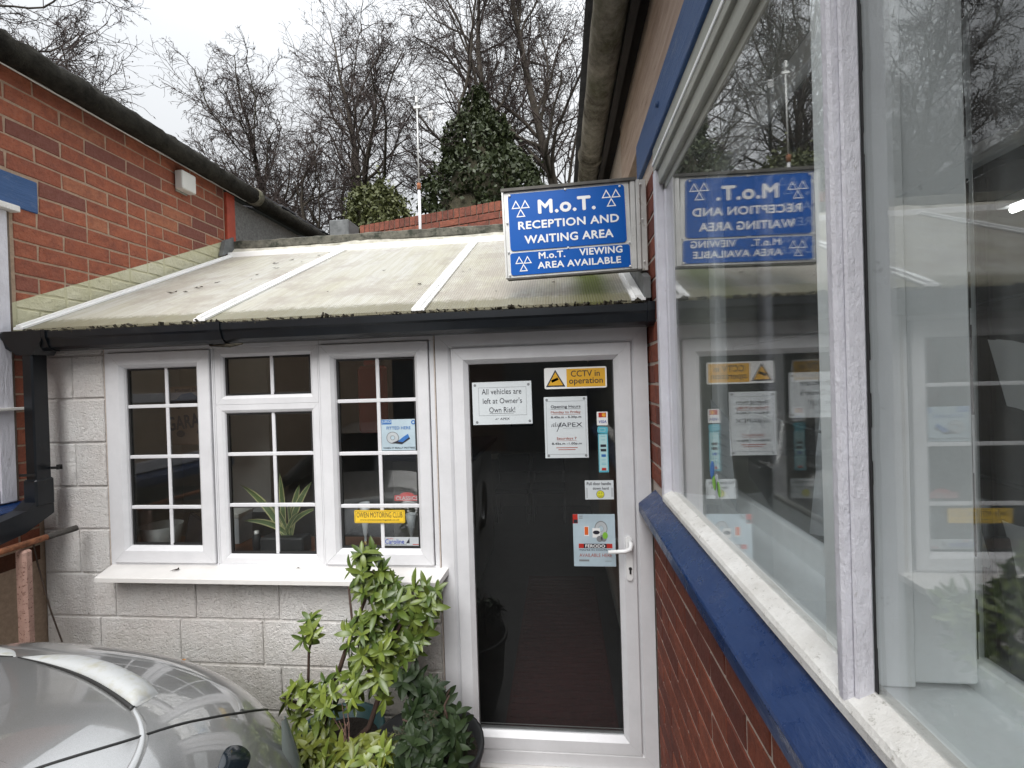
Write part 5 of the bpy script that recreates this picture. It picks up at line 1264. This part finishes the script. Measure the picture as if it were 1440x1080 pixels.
def blob(c, r, n, tilt=(0, -.6, .6)):
    out = []
    for i in range(n):
        while True:
            p = Vector((rg.uniform(-1, 1), rg.uniform(-1, 1), rg.uniform(-1, 1)))
            if p.length < 1: break
        q = Vector(c) + Vector((p.x * r[0], p.y * r[1], p.z * r[2]))
        d = Vector((p.x * .8, -abs(p.y) * .6, p.z * .8)) + Vector(tilt)
        out.append((tuple(q), tuple(d)))
    return out
C = []
C += blob((-.855, 1.91, 1.10), (.06, .06, .065), 10) + blob((-.79, 1.92, .99), (.11, .08, .09), 20) + blob((-.605, 1.95, .95), (.07, .07, .08), 13) + blob((-.81, 1.86, .84), (.12, .09, .10), 25)
C += blob((-.68, 1.92, .82), (.09, .08, .12), 13) + blob((-.83, 1.87, .68), (.13, .10, .12), 17) + blob((-.97, 1.84, .60), (.12, .08, .10), 13) + blob((-1.12, 1.82, .61), (.05, .05, .06), 5, (-.5, -.5, .2)) + blob((-1.07, 1.86, .84), (.045, .04, .06), 4)
C += blob((-1.07, 1.80, .45), (.09, .07, .08), 11) + blob((-.72, 1.90, .93), (.12, .06, .07), 10) + blob((-.74, 1.90, .70), (.06, .06, .09), 7)
pm = [leaf_mesh('leaf', 'pieris_leaf', .062, .023, .25, .45), leaf_mesh('leaf', 'pieris_leaf', .050, .021, .10, .8), leaf_mesh('leaf', 'pieris_leaf', .070, .023, .4, .25), leaf_mesh('leaf', 'pieris_leaf', .056, .019, .5, -.15)]
rosettes(PS, C, pm, rg, 300, stuffmat='pieris_leaf')
PL2 = thing('low_shrub', 'low yellowish green shrub spreading along the ground in front of the teal pot', 'shrub', (-.9, 1.66, 0))
k = MB()
for i in range(10): a = Vector((-.9, 1.68, .02)); b = Vector((rg.uniform(-1.1, -.62), rg.uniform(1.58, 1.72), rg.uniform(.36, .46))); k.tube([a, a.lerp(b, .5) + Vector((0, 0, .05)), b], [.006, .005, .003], 6)
k.build('stem', 'red_stem', PL2, True)
C = blob((-1.00, 1.68, .45), (.14, .07, .06), 22, (0, -.4, .9)) + blob((-.80, 1.68, .46), (.15, .08, .06), 28, (0, -.4, .9)) + blob((-.66, 1.70, .49), (.07, .06, .07), 8) + blob((-.88, 1.62, .30), (.22, .08, .08), 16)
lm = [leaf_mesh('leaf', 'pieris_low_leaf', .055, .020, .3, .3), leaf_mesh('leaf', 'pieris_leaf', .052, .020, .2, .4)]
rosettes(PL2, C, lm, rg, 300, stuffmat='pieris_low_leaf')
P3 = thing('potted_shrub', 'dark glossy green shrub with berry clusters in a big black tub by the door', 'shrub', (-.52, 1.78, 0))
k = MB(); k.lathe([(0, 0), (.15, 0), (.20, .18), (.215, .36), (.222, .41), (.232, .42), (.232, .44), (.215, .44), (.205, .39), (0, .39)], (-.575, 1.80, .002), 36); k.build('pot', 'pot_black', P3, True)
k = MB(); k.lathe([(0, 0), (.207, 0)], (-.575, 1.80, .395), 24); k.build('soil', 'soil', P3)
k = MB()
for i in range(12): a = Vector((-.52 + rg.uniform(-.05, .05), 1.80, .42)); b = Vector((rg.uniform(-.66, -.42), rg.uniform(1.70, 1.88), rg.uniform(.52, .66))); k.tube([a, a.lerp(b, .6) + Vector((0, 0, .03)), b], [.006, .005, .003], 6)
k.build('stem', 'stem', P3, True)
C = blob((-.66, 1.86, .665), (.05, .05, .035), 4) + blob((-.57, 1.82, .60), (.09, .09, .06), 12, (0, -.4, .8)) + blob((-.50, 1.76, .56), (.10, .09, .06), 15, (.2, -.4, .8)) + blob((-.60, 1.70, .50), (.10, .08, .06), 15) + blob((-.58, 1.60, .42), (.13, .06, .07), 18) + blob((-.46, 1.70, .49), (.07, .07, .06), 10, (.4, -.4, .5))
rosettes(P3, C, [leaf_mesh('leaf', 'skimmia_leaf', .072, .025, .3, .35), leaf_mesh('leaf', 'skimmia_leaf', .060, .022, .3, .2)], rg, 300, size=(.8, 1.1), stuffmat='skimmia_leaf')
for c in ((-.645, 1.70, .555), (-.50, 1.62, .475), (-.52, 1.70, .63)):
    k = MB()
    for i in range(38):
        p = Vector(c) + Vector((rg.gauss(0, .016), rg.gauss(0, .012), rg.gauss(0, .014))); s = .0042
        k.add([(p.x + s, p.y, p.z), (p.x - s, p.y, p.z), (p.x, p.y + s, p.z), (p.x, p.y - s, p.z), (p.x, p.y, p.z + s), (p.x, p.y, p.z - s)], [(0, 2, 4), (2, 1, 4), (1, 3, 4), (3, 0, 4), (2, 0, 5), (1, 2, 5), (3, 1, 5), (0, 3, 5)])
    k.build('berry_cluster', 'berry', P3)
k = MB(); k.tube([(-.56, 1.52, .40), (-.46, 1.60, .44)], .004, 6); k.build('bare_twig', 'mortar_tan', P3)
k = MB()
for i in range(14):
    x, z = -.28 + rg.uniform(-.04, .03), .02 + rg.uniform(0, .05); k.add([(x, 2.08, z), (x + .02, 2.07, z + .012), (x + .012, 2.09, z + .028)], [(0, 1, 2)])
k.build('fallen_leaves', 'ink_red', P3)['kind'] = 'stuff'

# ============================================================ TREES
def tubes_mesh(polys, nside):
    """vectorised tubes; polys = list of (pts Nx3, radii N); same N per call group"""
    V = []; Fc = []; off = 0
    groups = {}
    for p, r in polys: groups.setdefault(len(p), []).append((p, r))
    for n, lst in groups.items():
        P = np.array([a for a, _ in lst]); Rr = np.array([b for _, b in lst])
        T = np.empty_like(P); T[:, 1:-1] = P[:, 2:] - P[:, :-2]; T[:, 0] = P[:, 1] - P[:, 0]; T[:, -1] = P[:, -1] - P[:, -2]
        T /= np.linalg.norm(T, axis=2, keepdims=True) + 1e-9
        ref = np.where(np.abs(T[:, :1, 2:3]) > .9, np.array([1., 0, 0]), np.array([0, 0, 1.])) * np.ones_like(T)
        A = np.cross(T, ref); A /= np.linalg.norm(A, axis=2, keepdims=True) + 1e-9; B = np.cross(T, A)
        ang_ = np.arange(nside) * 2 * np.pi / nside
        W_ = P[:, :, None, :] + Rr[:, :, None, None] * (A[:, :, None, :] * np.cos(ang_)[None, None, :, None] + B[:, :, None, :] * np.sin(ang_)[None, None, :, None])
        m_ = len(lst); V.append(W_.reshape(-1, 3))
        i = np.arange(n - 1)[:, None]; j = np.arange(nside)[None, :]; j2 = (j + 1) % nside
        f = np.stack([i * nside + j, i * nside + j2, (i + 1) * nside + j2, (i + 1) * nside + j], -1).reshape(-1, 4)
        f = (f[None] + (np.arange(m_) * n * nside)[:, None, None]).reshape(-1, 4) + off
        Fc.append(f); off += m_ * n * nside
    return np.concatenate(V), np.concatenate(Fc)
def np_mesh(name, V, F, mat, parent, smooth=True):
    me = bpy.data.meshes.new(name); V = V - np.array(wloc(parent)); nv, nf = len(V), len(F); k_ = F.shape[1]
    me.vertices.add(nv); me.vertices.foreach_set('co', V.astype(np.float32).ravel()); me.loops.add(nf * k_); me.loops.foreach_set('vertex_index', F.astype(np.int32).ravel())
    me.polygons.add(nf); me.polygons.foreach_set('loop_start', (np.arange(nf) * k_).astype(np.int32)); me.polygons.foreach_set('loop_total', np.full(nf, k_, np.int32))
    me.polygons.foreach_set('use_smooth', np.full(nf, smooth)); me.materials.append(M[mat]); me.update(calc_edges=True); me.validate()
    o = bpy.data.objects.new(name, me); col.objects.link(o); o.parent = parent; return o
def grow(rs, p0, d0, L, r0, nseg, wander, up, taper=.35):
    P = [np.array(p0, float)]; d = np.array(d0, float); d /= np.linalg.norm(d); st = L / nseg; rad = [r0]
    for i in range(nseg):
        d = d + rs.normal(0, wander, 3); d[2] += up; d /= np.linalg.norm(d); P.append(P[-1] + d * st); rad.append(r0 * (1 - (1 - taper) * (i + 1) / nseg))
    return np.array(P), np.array(rad)
def tree(label, base, lean, H_, r0, seed, spread=.9, first=.35, n1=16, n2=9, n3=7, n4=5, ivy=0, trunk_mat='bark', cat='tree', nm='bare_tree', l1=.42, twist=.16, bias=(0, 0), density=1.0):
    rs = np.random.RandomState(seed); t = thing(nm, label, cat, base)
    r0 *= .85; n1 += 4; tr = grow(rs, base, lean, H_, r0, 14, .05, .02, .18)
    V, F = tubes_mesh([tr], 10); np_mesh('trunk', V, F, trunk_mat, t)
    L1, L2, L3, L4 = [], [], [], []
    def side(rs, d, sp, b=None):
        d = d / np.linalg.norm(d); q = rs.normal(0, 1, 3)
        if b is not None: q[0] += b[0]; q[1] += b[1]
        q -= d * q.dot(d); q /= np.linalg.norm(q) + 1e-9; return d * math.cos(sp) + q * math.sin(sp)
    def kids(src, n, lo, Lf, rf, nseg, wander, up, out, spr, b=None):
        P, Rr = src; m_ = len(P) - 1
        Ls = np.linalg.norm(P[-1] - P[0])
        for i in range(n):
            u = lo + (1 - lo) * (i + rs.rand()) / n; f = u * m_; a = min(int(f), m_ - 1); w_ = f - a
            p = P[a] * (1 - w_) + P[a + 1] * w_; d = P[a + 1] - P[a]; r = Rr[a] * (1 - w_) + Rr[a + 1] * w_
            out.append(grow(rs, p, side(rs, d, spr * rs.uniform(.7, 1.25), b), Ls * Lf * rs.uniform(.6, 1.25) * (1.1 - .55 * u), min(r * rf, r), nseg, wander, up, .3))
    kids(tr, n1, first, l1 * 1.12, .50, 10, twist * 1.15, .055, L1, spread, bias)
    L1.append(grow(rs, tr[0][-1], tr[0][-1] - tr[0][-2], H_ * .22, tr[1][-1], 8, .14, .03, .3))
    for s in L1: kids(s, n2, .15, .62, .50, 8, twist * 1.25, .03, L2, .75)
    for s in L2: kids(s, n3, .10, .62, .55, 6, twist * 1.5, -.01, L3, .75)
    for s in L3:
        if rs.rand() < density: kids(s, n4, .15, .62, .6, 4, twist * 1.6, -.06, L4, .7)
    for Lx, mn in ((L1, .024), (L2, .012), (L3, .0075), (L4, .0058)):
        for i, (p, r) in enumerate(Lx): Lx[i] = (p, np.maximum(r, mn * (1 - .4 * np.linspace(0, 1, len(r)))))
    V1, F1 = tubes_mesh(L1, 6); np_mesh('limb', V1, F1, trunk_mat, t)
    Va, Fa = tubes_mesh(L2, 4); Vb, Fb = tubes_mesh(L3 + L4, 3)
    V = np.concatenate([Va, Vb]); F = np.concatenate([Fa, Fb + len(Va)]); q = np_mesh('crown', V, F, 'twig', t)
    # last year's catkins and leaf scraps at twig ends
    tips = np.array([p[-1 - (i % 3)] for i, (p, r) in enumerate(L4)]) if L4 else np.array([p[-1] for p, r in L3])
    sel = rs.rand(len(tips)) < .75; tips = tips[sel]; m_ = len(tips)
    a = rs.normal(0, .5, (m_, 3)); a[:, 2] -= .8; a /= np.linalg.norm(a, axis=1, keepdims=True); a *= rs.uniform(.05, .11, (m_, 1)); b = rs.normal(0, 1, (m_, 3)); b /= np.linalg.norm(b, axis=1, keepdims=True); b *= .011
    V = np.stack([tips, tips + a * .5 + b, tips + a, tips + a * .5 - b], 1).reshape(-1, 3); F = np.arange(m_ * 4).reshape(-1, 4); np_mesh('catkins', V, F, 'catkin', t, False)
    return t, tr, rs
def leaves_cloud(nm, pts, size, mat, parent, rs):
    m_ = len(pts); a = rs.normal(0, 1, (m_, 3)); a /= np.linalg.norm(a, axis=1, keepdims=True); b = np.cross(a, rs.normal(0, 1, (m_, 3))); b /= np.linalg.norm(b, axis=1, keepdims=True)
    s = rs.uniform(.6, 1.3, (m_, 1)) * size; V = np.stack([pts - a * s, pts + b * s * .6 , pts + a * s, pts - b * s * .6], 1).reshape(-1, 3)
    o = np_mesh(nm, V, np.arange(m_ * 4).reshape(-1, 4), mat, parent, False); o['kind'] = 'stuff'; return o

tree('bare tree whose twigs poke over the gutter at the top left corner', (-14.2, 9.5, 0), (.03, 0, 1), 11.4, .28, 1, n1=15, spread=.95)
t, tr, rs = tree('bare tree with an ivy clad trunk, the leftmost beyond the lean-to', (-9.75, 16, 0), (.02, 0, 1), 10.5, .26, 2, n1=18, l1=.36, trunk_mat='bark_ivy', spread=.8, first=.5)
pts = []
for i in range(2600): u = rs.rand(); p = tr[0][0] * (1 - u) + tr[0][-1] * u; f = u * 14; a = min(int(f), 13); p = tr[0][a] * (1 - (f - a)) + tr[0][a + 1] * (f - a); pts.append(p + rs.normal(0, .14 * (1.1 - u), 3))
leaves_cloud('ivy', np.array(pts), .06, 'ivy_leaf', t, rs)
tree('bare twisted tree leaning left between the ivy clad trunk and the mast', (-6.15, 15.5, 0), (-.06, 0, 1), 11.7, .34, 3, n1=20, l1=.42, first=.45, spread=.85)
tree('spreading bare tree with arching limbs low over the end of the left gutter', (-8.3, 14, 0), (.12, 0, 1), 7.5, .26, 14, n1=12, l1=.55, first=.55, spread=1.0, n2=8, n3=7)
t, tr, rs = tree('big bare tree rising out of the ivy mound behind the blue sign', (-2.2, 14.5, 0), (-.03, 0, 1), 15.0, .32, 4, n1=20, l1=.36, first=.42, spread=.75, bias=(-.25, 0), twist=.13)
tree('tall bare tree beside the right-hand gutter', (.62, 15.5, 0), (-.025, 0, 1), 16.5, .30, 5, n1=22, l1=.26, first=.40, spread=.65, twist=.13)
# ivy mound: irregular cone of leaves
IV = thing('ivy_mound', 'dark green ivy covered cone shaped tree behind the parapet and mast', 'tree', (-1.95, 13, 0))
rs = np.random.RandomState(31); pts = []
lob = [(rs.uniform(0, 6.28), rs.uniform(5.5, 9.6), rs.uniform(.25, .6)) for _ in range(46)]
while len(pts) < 30000:
    z = rs.uniform(3.5, 10.0); a = rs.uniform(0, 6.28)
    R0 = 1.85 * max(0, (10.05 - z) / 2.9) ** 1.35 if z > 7.15 else 1.85
    R0 = min(R0, 1.85) + .16 * math.sin(3 * a + z * 1.7) + .12 * math.sin(7 * a - z * 3.1)
    b = 0
    for la, lz, lr in lob:
        dd = math.hypot((math.cos(a) - math.cos(la)) * R0, (z - lz)); b = max(b, lr * max(0, 1 - dd / .75))
    if rs.rand() < .12: b += rs.exponential(.10)
    r = (R0 * .74 + b * 1.0 * min(1, R0)) * (1 - abs(rs.normal(0, .09))); z += rs.normal(0, .05)
    if math.sin(a * 5 + z * 4) * math.sin(z * 6 + a * 3) > .45 and rs.rand() < .85: continue
    pts.append((-1.95 + .35 * (z - 8) * -.15 + r * math.cos(a), 13 + r * math.sin(a), z))
k = MB(); k.lathe([(1.4, 0), (1.4, 6.5), (.75, 7.8), (.25, 8.9), (.03, 9.7)], (-1.95, 13, .0), 16); k.build('trunk', 'bark_ivy', IV, True)
leaves_cloud('crown', np.array(pts), .068, 'ivy_leaf', IV, rs)
BU = thing('bush', 'brownish green ivy bush above the parapet left of the mast', 'bush', (-4.3, 11, 0)); pts = []
while len(pts) < 9000:
    a, b = rs.uniform(0, 6.28), rs.uniform(-.3, 1.57); r = 1 + .12 * math.sin(5 * a) + .1 * math.sin(9 * a + 4 * b) + (rs.exponential(.08) if rs.rand() < .3 else 0); r *= 1 - abs(rs.normal(0, .09))
    pts.append((-4.28 + .78 * r * math.cos(a) * math.cos(b), 11 + .7 * r * math.sin(a) * math.cos(b), 5.55 + 1.0 * r * math.sin(b)))
k = MB(); k.lathe([(.2, 0), (.2, 5.3), (.55, 5.5), (.45, 6.1), (.05, 6.4)], (-4.28, 11, 0), 12); k.build('trunk', 'bark_ivy', BU, True)
leaves_cloud('crown', np.array(pts), .05, 'bush_leaf', BU, rs)

# ============================================================ ACROSS THE YARD (seen in the reflections)
OB = thing('garage_block', 'low brick garage block across the yard seen only in the window reflections', 'building', (-2, -8, 0))
bx('wall', (-14, -9.5, 0), (9, -8, 3.6), 'brick_far', OB); bx('roof', (-14.2, -9.7, 3.6), (9.2, -7.85, 3.75), 'slate', OB)
for x in (-9.5, -5.5, -1.5, 2.5): bx('roller_door', (x, -8.0, .02), (x + 2.8, -7.96, 2.5), 'shutter', OB)
